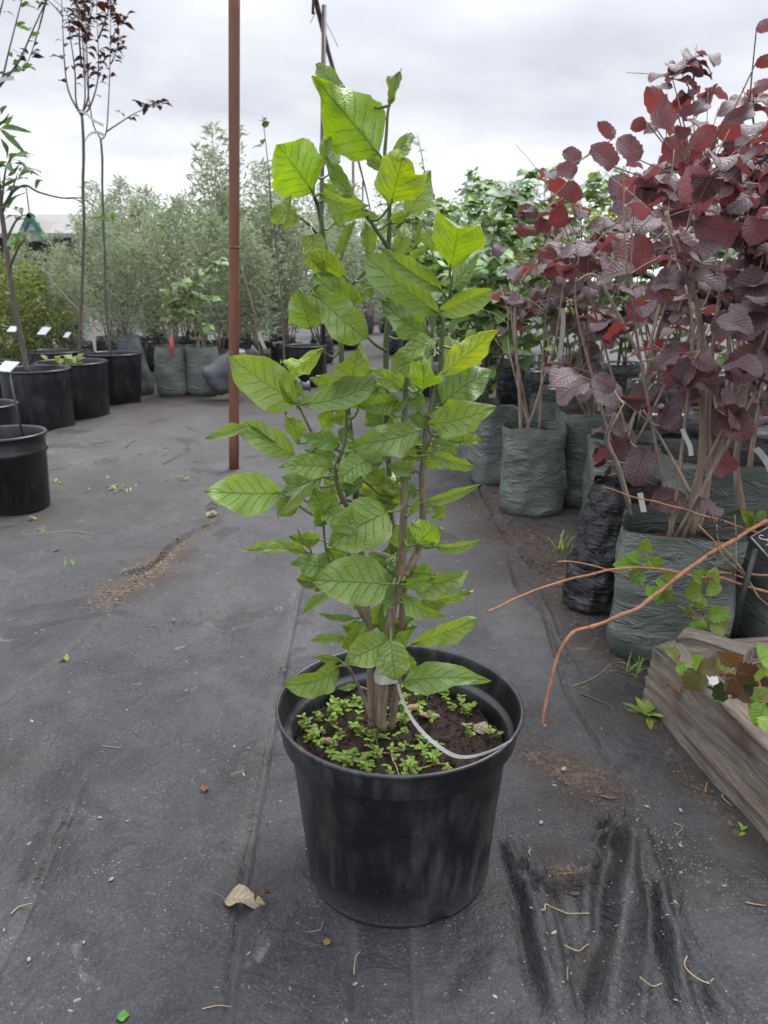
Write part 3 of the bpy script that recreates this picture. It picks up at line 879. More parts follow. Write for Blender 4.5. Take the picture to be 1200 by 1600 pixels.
HERO = [
    # top of the plant
    dict(a=(592, 240, 488, 118), w=118, d=0, tone='b', face=-1, prof='a', roll=8, fold=20, bow=.05, td=-3),
    dict(a=(540, 140, 492, 99), w=24, d=2, tone='k', face=1, prof='w', td=4),
    dict(a=(609, 165, 627, 107), w=23, d=1, tone='k', prof='n', fold=34, td=1, curl=.3),
    dict(a=(607, 254, 644, 206), w=27, d=3, tone='k', td=5, fold=26),
    dict(a=(611, 318, 632, 242), w=88, d=-2, tone='b', face=-1, prof='r', roll=-10, fold=24, bow=-.06, td=-6),
    dict(a=(606, 262, 564, 238), w=24, d=2, tone='m', td=4),
    dict(a=(634, 337, 673, 266), w=42, d=1, tone='g', roll=10, fold=9, bow=.03, td=2),
    dict(a=(488, 299, 432, 224), w=92, d=-1, tone='b', face=-1, prof='r', roll=6, fold=10, bow=-.08, td=-4),
    dict(a=(504, 262, 511, 205), w=24, d=0, tone='m', fold=30, td=2),
    dict(a=(514, 272, 532, 238), w=19, d=3, tone='g', td=5),
    dict(a=(551, 307, 508, 243), w=28, d=-1, tone='m', fold=24, td=-2),
    dict(a=(500, 303, 579, 320), w=28, d=-3, tone='l', fold=12, bow=.12, td=-6, roll=30),
    dict(a=(574, 328, 511, 323), w=46, d=-1, tone='k', face=-1, fold=10, td=-3, roll=-20),
    dict(a=(464, 337, 420, 330), w=46, d=-1, tone='t', prof='r', curl=.5, td=-3, bow=.1),
    dict(a=(535, 316, 505, 285), w=22, d=1, tone='t', td=0, curl=.3),
    dict(a=(489, 366, 504, 430), w=40, d=-1, tone='y', prof='r', fold=8, td=-2, roll=12),
    dict(a=(540, 434, 484, 396), w=36, d=-2, tone='m', face=-1, prof='w', fold=20, bow=-.05, td=-4),
    dict(a=(552, 480, 489, 427), w=50, d=-1, tone='d', prof='r', td=-1, fold=14),
    dict(a=(489, 457, 572, 530), w=60, d=-4, tone='l', prof='w', td=-7, fold=9, roll=8, bow=.03),
    dict(a=(486, 514, 466, 453), w=52, d=-2, tone='t', prof='r', curl=.35, td=-4),
    dict(a=(504, 545, 437, 566), w=32, d=-2, tone='y', bow=.28, td=-5, roll=30, fold=16, face=-1),
    dict(a=(575, 402, 571, 344), w=26, d=2, tone='y', td=3, fold=16),
    dict(a=(620, 402, 633, 350), w=28, d=4, tone='y', td=5),
    dict(a=(534, 402, 556, 344), w=18, d=1, tone='m', td=2, fold=28),
    dict(a=(524, 398, 545, 372), w=16, d=3, tone='g', td=5),
    dict(a=(648, 385, 655, 345), w=20, d=3, tone='g', td=4, fold=30),
    dict(a=(610, 345, 640, 335), w=16, d=0, tone='m', td=-2),
    dict(a=(592, 345, 560, 330), w=16, d=1, tone='d', td=0),
    dict(a=(640, 402, 668, 388), w=14, d=2, tone='m', td=0),
    # right head
    dict(a=(703, 420, 716, 350), w=96, d=-3, tone='b', face=-1, prof='w', roll=-6, fold=20, bow=.02, td=-8),
    dict(a=(674, 392, 690, 348), w=38, d=1, tone='y', prof='r', td=2),
    dict(a=(701, 452, 747, 396), w=30, d=2, tone='d', curl=.6, td=3),
    dict(a=(712, 445, 735, 402), w=22, d=3, tone='k', curl=.3, td=4),
    dict(a=(688, 452, 592, 384), w=38, d=-4, tone='l', fold=26, roll=14, td=-7, bow=.04),
    dict(a=(684, 489, 570, 400), w=60, d=-1, tone='k', td=-2, fold=12, prof='w', roll=-8),
    dict(a=(686, 488, 771, 452), w=42, d=-4, tone='l', fold=22, td=-6, prof='w', roll=12),
    dict(a=(668, 524, 592, 466), w=46, d=-3, tone='k', fold=14, td=-5, roll=5),
    dict(a=(682, 530, 611, 560), w=32, d=-4, tone='t', td=-6, bow=.2, curl=.2),
    dict(a=(678, 556, 610, 578), w=44, d=-3, tone='g', td=-5, curl=.2, ripple=1.6),
    dict(a=(660, 606, 661, 566), w=60, d=-5, tone='m', face=-1, prof='r', bow=-.3, fold=26, td=-9, roll=0),
    dict(a=(690, 586, 778, 513), w=46, d=-3, tone='y', face=-1, td=-4, fold=16, bow=.06, roll=8),
    dict(a=(692, 562, 718, 528), w=34, d=2, tone='g', td=4),
    dict(a=(714, 584, 752, 560), w=24, d=1, tone='g', td=3),
    dict(a=(728, 532, 743, 514), w=15, d=0, tone='y', td=1),
    dict(a=(690, 630, 769, 577), w=62, d=-1, tone='k', prof='r', fold=6, td=0, roll=-6),
    dict(a=(668, 664, 776, 635), w=58, d=-5, tone='y', prof='o', fold=12, td=-8, roll=-6, bow=.06),
    dict(a=(630, 610, 577, 576), w=28, d=-2, tone='l', td=-4),
    dict(a=(630, 610, 612, 560), w=26, d=0, tone='g', td=1),
    # centre
    dict(a=(545, 615, 562, 543), w=62, d=-3, tone='t', prof='r', fold=8, td=-5, ripple=1.3),
    dict(a=(532, 612, 494, 586), w=30, d=-1, tone='t', prof='r', td=-2, ripple=1.8),
    dict(a=(464, 628, 359, 557), w=74, d=-5, tone='l', prof='r', td=-8, fold=5, roll=6, bow=.02),
    dict(a=(463, 632, 436, 595), w=16, d=-6, tone='y', td=-9, fold=30),
    dict(a=(468, 632, 588, 592), w=48, d=-6, tone='g', td=-5, fold=20, bow=-.12, roll=-16, prof='w'),
    dict(a=(460, 594, 474, 622), w=12, d=-5, tone='y', td=-6),
    dict(a=(462, 712, 370, 664), w=46, d=-4, tone='g', td=-7, roll=16, fold=10, prof='w'),
    dict(a=(388, 666, 320, 685), w=22, d=-7, tone='y', td=-9, bow=.12, petiole=False, prof='n'),
    dict(a=(432, 694, 381, 657), w=12, d=-8, tone='d', td=-9, fold=34, petiole=False, prof='n'),
    dict(a=(468, 692, 448, 649), w=32, d=-5, tone='t', curl=.5, td=-7, ripple=2),
    dict(a=(530, 693, 470, 678), w=32, d=-6, tone='d', td=-9, fold=8),
    dict(a=(526, 714, 476, 702), w=28, d=-3, tone='d', td=-4),
    dict(a=(518, 731, 437, 729), w=40, d=-7, tone='y', td=-10, fold=6, roll=10, bow=.05),
    dict(a=(440, 771, 319, 768), w=70, d=-6, tone='l', td=-8, fold=5, roll=4, bow=.03),
    dict(a=(502, 745, 439, 768), w=48, d=-4, tone='k', td=-5, fold=12),
    dict(a=(498, 746, 436, 810), w=19, d=-6, tone='g', td=-8, fold=30, bow=-.16, face=-1),
    dict(a=(464, 774, 433, 808), w=34, d=-4, tone='d', td=-5, curl=.4),
    dict(a=(470, 752, 440, 745), w=20, d=-3, tone='m', td=-4),
    dict(a=(508, 815, 488, 763), w=54, d=-5, tone='t', prof='r', td=-7, ripple=1.4),
    dict(a=(510, 798, 557, 833), w=42, d=-7, tone='t', prof='r', td=-10, ripple=1.3),
    dict(a=(483, 864, 378, 862), w=23, d=-4, tone='y', td=-7, bow=.16, fold=20, roll=24, prof='n'),
    dict(a=(485, 858, 464, 827), w=10, d=-3, tone='d', td=-3, prof='n'),
    dict(a=(522, 890, 456, 880), w=42, d=-3, tone='k', prof='r', td=-6, ripple=1.6),
    dict(a=(515, 912, 462, 905), w=26, d=-1, tone='d', td=-2),
    dict(a=(604, 912, 489, 906), w=80, d=-7, tone='m', prof='r', td=-12, fold=4, roll=4, bow=.06, ripple=.5),
    dict(a=(606, 800, 514, 853), w=82, d=-6, tone='m', prof='r', td=-10, fold=5, roll=-6, bow=.08, ripple=.6),
    dict(a=(592, 804, 599, 730), w=70, d=2, tone='y', td=3, fold=5),
    dict(a=(612, 800, 622, 745), w=24, d=3, tone='y', td=4),
    dict(a=(576, 720, 528, 753), w=42, d=-5, tone='m', td=-8, prof='r', fold=8),
    dict(a=(556, 703, 612, 720), w=34, d=-3, tone='d', td=-5),
    dict(a=(600, 748, 568, 732), w=30, d=-1, tone='y', td=-2, prof='r'),
    dict(a=(648, 736, 603, 727), w=27, d=-4, tone='d', td=-6, fold=14),
    dict(a=(640, 742, 622, 752), w=16, d=-3, tone='d', td=-4),
    dict(a=(638, 728, 650, 700), w=18, d=-2, tone='m', curl=.4, td=-3),
    dict(a=(658, 671, 544, 695), w=56, d=-7, tone='g', td=-11, fold=7, roll=-8, bow=.08, prof='o'),
    dict(a=(602, 702, 543, 699), w=18, d=-5, tone='y', td=-8),
    dict(a=(622, 626, 560, 636), w=36, d=-1, tone='d', td=-3),
    dict(a=(612, 645, 637, 622), w=14, d=-3, tone='y', td=-3, fold=26),
    dict(a=(656, 645, 642, 608), w=30, d=0, tone='d', td=1),
    dict(a=(664, 668, 636, 650), w=26, d=0, tone='d', td=0),
    dict(a=(690, 666, 713, 692), w=24, d=-2, tone='t', curl=.5, td=-4, ripple=2),
    dict(a=(674, 691, 712, 699), w=16, d=-3, tone='l', td=-5, fold=22),
    dict(a=(718, 690, 753, 689), w=22, d=-2, tone='t', td=-4, ripple=2, prof='r'),
    dict(a=(705, 672, 735, 690), w=22, d=-1, tone='m', td=-2),
    dict(a=(671, 711, 744, 730), w=28, d=-4, tone='l', td=-6, fold=16, roll=20, bow=.08),
    dict(a=(664, 784, 753, 755), w=20, d=-3, tone='l', td=-5, fold=26, bow=.06),
    dict(a=(639, 806, 657, 774), w=13, d=-3, tone='l', td=-4, fold=20),
    dict(a=(652, 850, 682, 822), w=46, d=-5, tone='m', prof='r', td=-6, fold=12, face=-1),
    dict(a=(650, 832, 609, 846), w=40, d=1, tone='m', prof='r', td=0),
    dict(a=(645, 815, 660, 850), w=26, d=2, tone='y', td=3),
    dict(a=(680, 854, 756, 843), w=19, d=-3, tone='l', td=-5, fold=24, bow=.1),
    dict(a=(629, 907, 730, 899), w=36, d=-4, tone='m', td=-6, fold=18, bow=.2, roll=24, prof='w'),
    dict(a=(629, 914, 688, 900), w=20, d=-6, tone='y', td=-8, fold=18, roll=30),
    dict(a=(656, 940, 740, 922), w=27, d=-3, tone='l', td=-5, ripple=2.2, bow=.12, fold=18),
    dict(a=(623, 926, 698, 968), w=28, d=-5, tone='m', td=-8, fold=16, bow=.1),
    dict(a=(618, 947, 578, 919), w=32, d=-4, tone='k', td=-5),
    dict(a=(606, 914, 580, 886), w=32, d=-3, tone='k', prof='r', td=-3),
    dict(a=(518, 927, 471, 960), w=17, d=-4, tone='l', td=-6, bow=.12, fold=14),
    dict(a=(556, 966, 497, 961), w=12, d=-1, tone='k', td=-2, ripple=2),
    dict(a=(541, 996, 484, 999), w=18, d=-3, tone='l', td=-5, fold=10, roll=25),
    dict(a=(604, 1003, 540, 1033), w=58, d=-6, tone='y', prof='r', td=-10, fold=12, bow=.08, roll=-5),
    dict(a=(546, 1016, 563, 971), w=32, d=-4, tone='y', prof='r', td=-5),
    dict(a=(611, 999, 618, 1062), w=54, d=-7, tone='y', prof='w', td=-10, fold=10, roll=8),
    dict(a=(624, 1008, 645, 983), w=24, d=-3, tone='y', td=-4),
    dict(a=(645, 1006, 742, 970), w=34, d=-3, tone='l', td=-6, fold=12, ripple=1.3, prof='w'),
    dict(a=(626, 1066, 761, 1060), w=48, d=-4, tone='g', td=-9, fold=10, bow=.1, roll=-14),
    dict(a=(530, 1042, 447, 1072), w=48, d=-6, tone='t', prof='w', td=-10, bow=.16, fold=12),
    dict(a=(531, 1032, 488, 1026), w=15, d=-4, tone='y', td=-5),
    dict(a=(558, 1071, 528, 1076), w=10, d=1, tone='m', td=0),
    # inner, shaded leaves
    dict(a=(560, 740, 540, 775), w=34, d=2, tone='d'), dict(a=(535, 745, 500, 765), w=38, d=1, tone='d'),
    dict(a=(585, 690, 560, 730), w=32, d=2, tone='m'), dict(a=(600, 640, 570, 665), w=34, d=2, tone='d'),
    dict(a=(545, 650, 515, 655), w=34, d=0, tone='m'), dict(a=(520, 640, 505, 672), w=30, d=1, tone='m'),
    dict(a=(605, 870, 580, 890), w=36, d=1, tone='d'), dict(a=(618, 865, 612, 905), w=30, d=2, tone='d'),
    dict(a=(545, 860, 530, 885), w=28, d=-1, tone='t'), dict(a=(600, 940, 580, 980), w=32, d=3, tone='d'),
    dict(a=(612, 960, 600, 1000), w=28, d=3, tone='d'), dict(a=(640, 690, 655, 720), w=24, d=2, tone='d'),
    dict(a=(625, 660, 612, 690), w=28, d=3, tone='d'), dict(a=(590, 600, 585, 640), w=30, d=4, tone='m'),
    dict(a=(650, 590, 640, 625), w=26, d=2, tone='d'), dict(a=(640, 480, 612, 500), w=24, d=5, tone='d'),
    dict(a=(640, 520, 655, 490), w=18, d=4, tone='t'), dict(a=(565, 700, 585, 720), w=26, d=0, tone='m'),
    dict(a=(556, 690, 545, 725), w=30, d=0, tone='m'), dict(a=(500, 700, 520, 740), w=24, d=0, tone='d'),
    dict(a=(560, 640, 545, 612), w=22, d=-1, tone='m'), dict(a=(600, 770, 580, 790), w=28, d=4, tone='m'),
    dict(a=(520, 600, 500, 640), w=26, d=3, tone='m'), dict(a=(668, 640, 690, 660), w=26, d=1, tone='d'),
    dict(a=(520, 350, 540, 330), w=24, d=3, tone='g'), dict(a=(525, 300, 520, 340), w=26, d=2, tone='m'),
]
for q in HERO:
    kw = dict(q)
    a = kw.pop('a')
    wv = kw.pop('w')
    hero_leaf(*a, wv, **kw)

rq = random.Random(99)
for k_ in range(76):
    sp = STEMS[rq.randrange(len(STEMS))]
    dv = Vector(sp) - CAMV
    zc = dv.y * CP - dv.z * SP
    px0, py0 = 600 + FPX * dv.x / zc, 800 - FPX * (dv.y * SP + dv.z * CP) / zc
    if not (490 < px0 < 690 and 430 < py0 < 1010): continue
    an = rq.uniform(0, 6.28)
    ll = rq.uniform(34, 62)
    hero_leaf(px0 + 8 * math.cos(an), py0 + 6 * math.sin(an), px0 + ll * math.cos(an), py0 + ll * .75 * math.sin(an) + 4, rq.uniform(22, 38), d=rq.uniform(0, 5), tone=rq.choice('mdtkmd'), prof=rq.choice('orn'))

# white label strap looped round the stems
t_ = thing('plant_tag_strap', 'long narrow white plastic label strap hanging from the shrub stems to the pot rim', 'label strap', at(605, 1060, SY - 0.03))


def ribbon(mb, pts, width, wdir):
    pts = spline(pts, 6)
    P = []
    for p in pts:
        wd = Vector(wdir).normalized() * width / 2
        P.append([p - wd, p + wd])
    mb.grid(P, len(pts), 2)


b = MB()
ribbon(b, [at(621, 1066, SY - .03), at(628, 1090, SY - .04), at(645, 1125, SY - .06), at(675, 1158, SY - .09), at(715, 1182, SY - .115), at(760, 1176, SY - .12), at(800, 1156, SY - .105)], 0.0052, (0.5, 0.2, 0.8))
b.build('strap', M['white_tape'], t_)
b = MB()
ribbon(b, [at(585, 1058, SY - .025), at(594, 1062, SY - .05), at(606, 1062, SY - .05), at(621, 1060, SY - .035)], 0.013, (0, .2, 1))
ribbon(b, [at(589, 1056, SY - .05), at(595, 1040, SY - .052), at(600, 1025, SY - .05)], 0.011, (1, 0, .3))
b.build('loop', M['white_tape'], t_)

# ------------------------------------------------------------------ leaf meshes shared by many leaves
def flat_leaf(name, mat_, prof, nu=6, nv=3, width=0.5, fold=15, bow=0.08, ser=0.0, nser=8, seed=0, ripple=0.04, material_extra=None):
    r = random.Random(seed)
    pr = PROFILES.get(prof, prof) if isinstance(prof, str) else prof
    ph = r.uniform(0, 6.28)
    fo = R(fold + r.uniform(-6, 6))
    P = []
    for i in range(nu):
        t = i / (nu - 1)
        wd = np.interp(t, [p[0] for p in pr], [p[1] for p in pr]) * width / 2
        wd = max(wd, 0.012)
        row = []
        for j in range(nv):
            s = j / (nv - 1) * 2 - 1
            k = 1 + (ser * (1 if i % 2 else -1) if abs(s) > 0.95 and 0 < i < nu - 1 else 0)
            x = s * wd * k
            z = abs(x) * math.sin(fo) + bow * 4 * t * (1 - t) + ripple * s * s * math.sin(t * 9 + ph + (2 if s > 0 else 0)) - 0.05 * t * t
            row.append(Vector((t, x * math.cos(fo), z)))
        P.append(row)
    mb = MB()
    mb.grid(P, nu, nv)
    me_ = mb.mesh(name)
    me_.materials.append(mat_)
    return me_


ROUND = [(0, .15), (.08, .62), (.25, .92), (.5, 1), (.7, .95), (.85, .72), (.94, .4), (1, .0)]
LEAVES = {
    'hazel': [flat_leaf('hazel_leaf', M['hazel_leaf'], ROUND, 13, 5, 0.84, 14, 0.10, 0.06, seed=s, ripple=0.07) for s in range(5)],
    'hazel_red': [flat_leaf('hazel_leaf_red', M['hazel_red'], ROUND, 13, 5, 0.84, 10, 0.08, 0.06, seed=s + 9, ripple=0.06) for s in range(4)],
    'green': [flat_leaf('green_leaf', M['green_leaf'], 'r', 7, 3, 0.72, 14, 0.10, 0.05, seed=s + 20) for s in range(4)],
    'dark': [flat_leaf('dark_leaf', M['dark_leaf'], 'r', 7, 3, 0.66, 14, 0.10, 0.05, seed=s + 30) for s in range(4)],
    'bronze': [flat_leaf('bronze_leaf', M['bronze_leaf'], 'n', 6, 3, 0.5, 18, 0.12, 0.0, seed=s + 40) for s in range(3)],
    'olive': [flat_leaf('olive_leaf', M['olive_leaf'], 'n', 6, 3, 0.5, 16, 0.12, 0.0, seed=s + 50) for s in range(3)],
    'long': [flat_leaf('long_leaf', M['dark_leaf'], 'n', 7, 3, 0.36, 16, 0.16, 0.0, seed=s + 60) for s in range(3)],
    'bramble': [flat_leaf('bramble_leaf', M['bramble_leaf'], 'r', 11, 5, 0.74, 16, 0.10, 0.09, seed=s + 70, ripple=0.06) for s in range(4)],
}


def leaf_matrix(p, axis_, nrm, size, wscale=1.0):
    a = Vector(axis_).normalized()
    n = Vector(nrm)
    y = n.cross(a)
    if y.length < 1e-4: y = Vector((1, 0.2, 0)).cross(a)
    y.normalize()
    n = a.cross(y)
    m = Matrix((a, y, n)).transposed().to_4x4()
    return Matrix.Translation(p) @ m @ Matrix.Diagonal((size, size * wscale, size, 1))


def put_leaf(root, mesh, p, axis_, nrm, size, wscale=1.0, color=None, name='leaf'):
    o = bpy.data.objects.new(name, mesh)
    COL.objects.link(o)
    o.parent = root
    o.matrix_basis = leaf_matrix(Vector(p) - wloc(root), axis_, nrm, size, wscale)
    if color: o.color = color
    return o


def px_leaf(root, kind, bx, by, tx, ty, wpx, Y, td=0.0, roll=0, face=1, rr=random):
    B, T = at(bx, by, Y), at(tx, ty, Y + td)
    A = T - B
    V = (CAMV - B).normalized()
    W = A.normalized().cross(V).normalized()
    n = W.cross(A.normalized())
    n = Matrix.Rotation(R(roll), 3, A.normalized()) @ n
    if n.dot(V) < 0 and abs(roll) < 90: n = -n
    if face < 0: n = -n
    ms = LEAVES[kind]
    wd = wpx * mpp(B) / A.length / 0.84
    return put_leaf(root, rr.choice(ms), B, A, n, A.length, wd)


def connect(root, leaves, pts, mt, rad=.0014, maxd=.45):
    """a thin leaf stalk from each leaf to the nearest point of its stems"""
    A_ = np.array([tuple(p) for p in pts])
    for o_ in leaves:
        B_ = o_.matrix_basis.translation + wloc(root)
        d_ = np.linalg.norm(A_ - np.array(tuple(B_)), axis=1) + .3 * np.maximum(0, A_[:, 2] - B_.z)
        S_ = Vector(A_[int(np.argmin(d_))])
        ln = (S_ - B_).length
        if .003 < ln < maxd:
            mb = MB()
            mb.tube(spline([S_, (S_ + B_) / 2 + Vector((0, 0, -.06 * ln)), B_ + (B_ - S_) * .02], 4), [rad * k_ for k_ in (1.6, 1.5, 1.4, 1.3, 1.2, 1.1, 1, 1, .9)], 5)
            mb.build('leaf_stalk', mt, root)


def scatter_shrub(root, base, stems, kinds, nleaf, size, rr, stem_mat, zmin=0.2, droop=0.3, r0=0.007, outward=1.0, twigs=True, lean=None, spread_pow=1.0):
    """stems: list of end points; each grows from the base in a gentle curve; leaves are parts"""
    lines = []
    for k, e_ in enumerate(stems):
        b0 = Vector(base) + Vector((rr.uniform(-.03, .03), rr.uniform(-.03, .03), 0))
        e_ = Vector(e_)
        mid = b0.lerp(e_, 0.45) + Vector((rr.uniform(-.07, .07), rr.uniform(-.07, .07), 0.06))
        q3 = b0.lerp(e_, 0.75) + Vector((rr.uniform(-.05, .05), rr.uniform(-.05, .05), 0.03))
        pts = spline([b0, mid, q3, e_], 6)
        mb = MB()
        mb.tube(pts, [lerp(r0, r0 * 0.25, (i / (len(pts) - 1)) ** .8) for i in range(len(pts))], 6)
        if twigs:
            for _ in range(rr.randint(3, 6)):
                i = rr.randint(len(pts) // 4, len(pts) - 3)
                dr = Vector((rr.uniform(-1, 1), rr.uniform(-1, 1), rr.uniform(0.2, 0.9))).normalized()
                ln = rr.uniform(0.10, 0.26)
                tw = spline([pts[i], pts[i] + dr * ln * .5, pts[i] + dr * ln + Vector((0, 0, -.02))], 4)
                mb.tube(tw, [lerp(r0 * .4, r0 * .15, j / (len(tw) - 1)) for j in range(len(tw))], 4)
                lines.append((tw, 0.35))
        mb.build('stem', stem_mat, root)
        lines.append((pts, 1.0))
    wts = [l[1] for l in lines]
    placed = 0
    while placed < nleaf:
        pts, _ = rr.choices(lines, wts)[0]
        t = rr.random() ** spread_pow
        i = min(int(t * (len(pts) - 1)), len(pts) - 2)
        p = pts[i].lerp(pts[i + 1], rr.random())
        if p.z < zmin: continue
        az = rr.uniform(0, 2 * math.pi)
        out = Vector((math.cos(az), math.sin(az), rr.uniform(-droop - .3, 0.45 - droop)))
        up = Vector((rr.uniform(-.6, .6), rr.uniform(-.6, .6), 1)) + Vector((-0.0, -0.35, 0))
        kk = rr.choices([k_ for k_, _ in kinds], [w_ for _, w_ in kinds])[0]
        s = size * rr.uniform(0.6, 1.15)
        off = out.normalized() * min(s * 0.06, .005)
        put_leaf(root, rr.choice(LEAVES[kk]), p + off * outward, out, up, s, rr.uniform(.8, 1.1))
        placed += 1
    return lines


# ------------------------------------------------------------------ weeds, chips in the main pot
def leaflet(mb, p, az, el, ln, wd, curl=0.15):
    a = Vector((math.cos(az) * math.cos(el), math.sin(az) * math.cos(el), math.sin(el)))
    y = Vector((-math.sin(az), math.cos(az), 0))
    n = a.cross(y)
    P = []
    for t, k in ((0, .12), (.25, .8), (.55, 1), (.85, .6), (1, .06)):
        c = Vector(p) + a * ln * t - n * (curl * ln * t * t)
        P.append([c - y * wd / 2 * k - n * 0.1 * wd * k, c, c + y * wd / 2 * k - n * 0.1 * wd * k])
    mb.grid(P, 5, 3)


rr = random.Random(11)
wb = MB()
SPOTS = [(500, 1110, 32, 16), (530, 1095, 20, 10), (490, 1090, 16, 6), (520, 1125, 22, 8), (700, 1078, 30, 9), (740, 1085, 22, 9), (728, 1100, 18, 6), (655, 1085, 26, 7), (670, 1110, 16, 4),
         (610, 1150, 26, 9), (640, 1165, 26, 9), (570, 1170, 26, 8), (600, 1190, 30, 8), (545, 1195, 22, 6), (500, 1165, 18, 6), (525, 1180, 18, 5), (665, 1180, 18, 5),
         (770, 1145, 8, 2), (728, 1150, 8, 2), (590, 1120, 30, 7), (630, 1120, 16, 5), (560, 1140, 18, 4), (690, 1190, 14, 2), (620, 1200, 22, 5), (480, 1140, 8, 3)]
for x, y, sp_, n_ in SPOTS:
    for _ in range(int(n_ * 1.0)):
        px_, py_ = x + rr.gauss(0, sp_ * .75), y + rr.gauss(0, sp_ * .45)
        g = G(px_, py_, SOIL_Z + .01)
        if (g.x - POT.x) ** 2 + (g.y - POT.y) ** 2 > 0.137 ** 2: continue
        z0 = soil_h(g.x, g.y) - 0.002
        hgt = rr.uniform(0.008, 0.026)
        top = Vector((g.x + rr.uniform(-.008, .008), g.y + rr.uniform(-.008, .008), z0 + hgt))
        wb.tube([(g.x, g.y, z0), tuple(Vector((g.x, g.y, z0)).lerp(top, .5) + Vector((.001, 0, 0))), tuple(top)], 0.0007, 4, cap=False)
        a0 = rr.uniform(0, 6.28)
        for lv in range(rr.choice((1, 2, 2, 3))):
            zt = top - Vector((0, 0, lv * hgt * .3))
            for k in range(rr.choice((2, 3, 4))):
                leaflet(wb, zt, a0 + k * 1.9 + lv * .8 + rr.uniform(-.3, .3), rr.uniform(-.1, .5), rr.uniform(.005, .011), rr.uniform(.004, .0072))
tag(wb.build('weed_seedlings', M['weed_leaf']), 'small bright green weed seedlings covering the soil inside the big pot', 'weeds', kind='stuff')


cb = MB()
for _ in range(1500):
    a_, q_ = rr.uniform(0, 6.28), 0.146 * math.sqrt(rr.random())
    x_, y_ = POT.x + q_ * math.cos(a_), POT.y + q_ * math.sin(a_)
    s_ = rr.uniform(.0012, .0036) * (1.8 if rr.random() < .06 else 1)
    c_ = Vector((x_, y_, soil_h(x_, y_) + s_ * .15))
    vs = [c_ + Vector((s_ * dx * rr.uniform(.6, 1.2), s_ * dy * rr.uniform(.6, 1.2), s_ * dz * rr.uniform(.5, .9))) for dx, dy, dz in ((1, 0, 0), (-1, 0, 0), (0, 1, 0), (0, -1, 0), (0, 0, 1), (0, 0, -1))]
    cb.add(vs, [(0, 2, 4), (2, 1, 4), (1, 3, 4), (3, 0, 4), (2, 0, 5), (1, 2, 5), (3, 1, 5), (0, 3, 5)])
tag(cb.build('soil_crumb', M['soil'], pot, smooth=False), kind='stuff')


def chunk(name, label, p, size, mt, cat='wood chip', rot=0.0, group=None, tilt=0.2, seed=0):
    r = random.Random(seed)
    mb = MB()
    sx, sy, sz = size
    P = []
    q = Matrix.Rotation(rot, 3, 'Z') @ Matrix.Rotation(tilt, 3, 'Y')
    nu, nv = 6, 8
    for i in range(nu):
        t = i / (nu - 1)
        k = (math.sin(math.pi * (0.12 + 0.76 * t))) ** .5 * (0.9 if 0 < i < nu - 1 else 0.55)
        P.append([Vector(p) + q @ Vector((sx * (t - .5), sy / 2 * k * math.cos(a) * (1 + r.uniform(-.15, .15)), sz / 2 * k * math.sin(a) * (1 + r.uniform(-.15, .15)) + sz * .25))
                  for a in [2 * math.pi * j / nv for j in range(nv)]])
    vs = [v for row in P for v in row]
    fs = [(i * nv + j, i * nv + (j + 1) % nv, (i + 1) * nv + (j + 1) % nv, (i + 1) * nv + j) for i in range(nu - 1) for j in range(nv)]
    fs += [tuple(reversed(range(nv))), tuple((nu - 1) * nv + j for j in range(nv))]
    mb.add([v - Vector(p) for v in vs], fs)
    o = mb.build(name, mt, smooth=False)
    o.location = p
    return tag(o, label, cat, group)


def on_soil(x, y, dz=0.0):
    g = G(x, y, SOIL_Z + .004)
    return Vector((g.x, g.y, soil_h(g.x, g.y) + dz))


chunk('wood_chip', 'flat brown wood chip on the pot soil behind the white strap', on_soil(672, 1118), (.034, .015, .008), M['wood_chip'], rot=.1, seed=1)
chunk('wood_chip', 'pale brown bark strip beside the stems in the pot soil', on_soil(648, 1108), (.026, .016, .010), M['wood_chip'], rot=.3, seed=2)
chunk('wood_chip', 'small pointed bark piece standing at the foot of the shrub stems', on_soil(577, 1150), (.018, .011, .010), M['wood_chip'], rot=.2, tilt=1.2, seed=3)
chunk('pebble', 'reddish brown pebble among the weeds on the pot soil', on_soil(516, 1160), (.021, .015, .012), M['wood_chip'], 'pebble', rot=-.3, seed=4)


def dry_curl(name, label, p, ln, wd, rot, color, cat='dry leaf', bow=0.3, fold=40, lift=0.0, parent=None):
    me_ = flat_leaf(name, M['dry_leaf'], 'o', 11, 7, wd / ln, fold, bow, 0.03, seed=int(ln * 10000), ripple=0.09)
    o = link(name, me_)
    o.matrix_basis = Matrix.Translation(Vector(p) + Vector((0, 0, lift))) @ Matrix.Rotation(rot, 4, 'Z') @ Matrix.Scale(ln, 4)
    o.color = color
    return tag(o, label, cat)


o = dry_curl('dry_leaf', 'crumpled pale grey dry leaf on the soil at the right inside the pot', on_soil(742, 1150), .034, .026, .9, (.3, .23, .17, 1), bow=.25, fold=-35, lift=.006)

# dry stalks lying in the pot
def stalk(label, pts, r_, mt, group=None, cat='dry stalk', name='dry_stalk', loc=None):
    mb = MB()
    p = spline(pts, 5)
    p = [q + Vector((noise.noise(q * 60), noise.noise(q * 60 + Vector((4, 4, 4))), 0)) * r_ * 1.6 for q in p]
    mb.tube(p, [.75 * lerp(r_, r_ * .6, i / (len(p) - 1)) for i in range(len(p))], 5)
    return tag(mb.build(name, mt, loc=p[0]), label, cat, group)


for pts in ([(525, 1190), (560, 1184), (585, 1180)], [(575, 1168), (605, 1172), (625, 1168)], [(652, 1200), (690, 1198), (712, 1206)], [(610, 1170), (620, 1195), (626, 1215)]):
    stalk('pale green-yellow dry stalk lying among the weeds in the big pot', [on_soil(x, y, .004) for x, y in pts], .0016, M['straw'], 'dry stalks in the big pot')

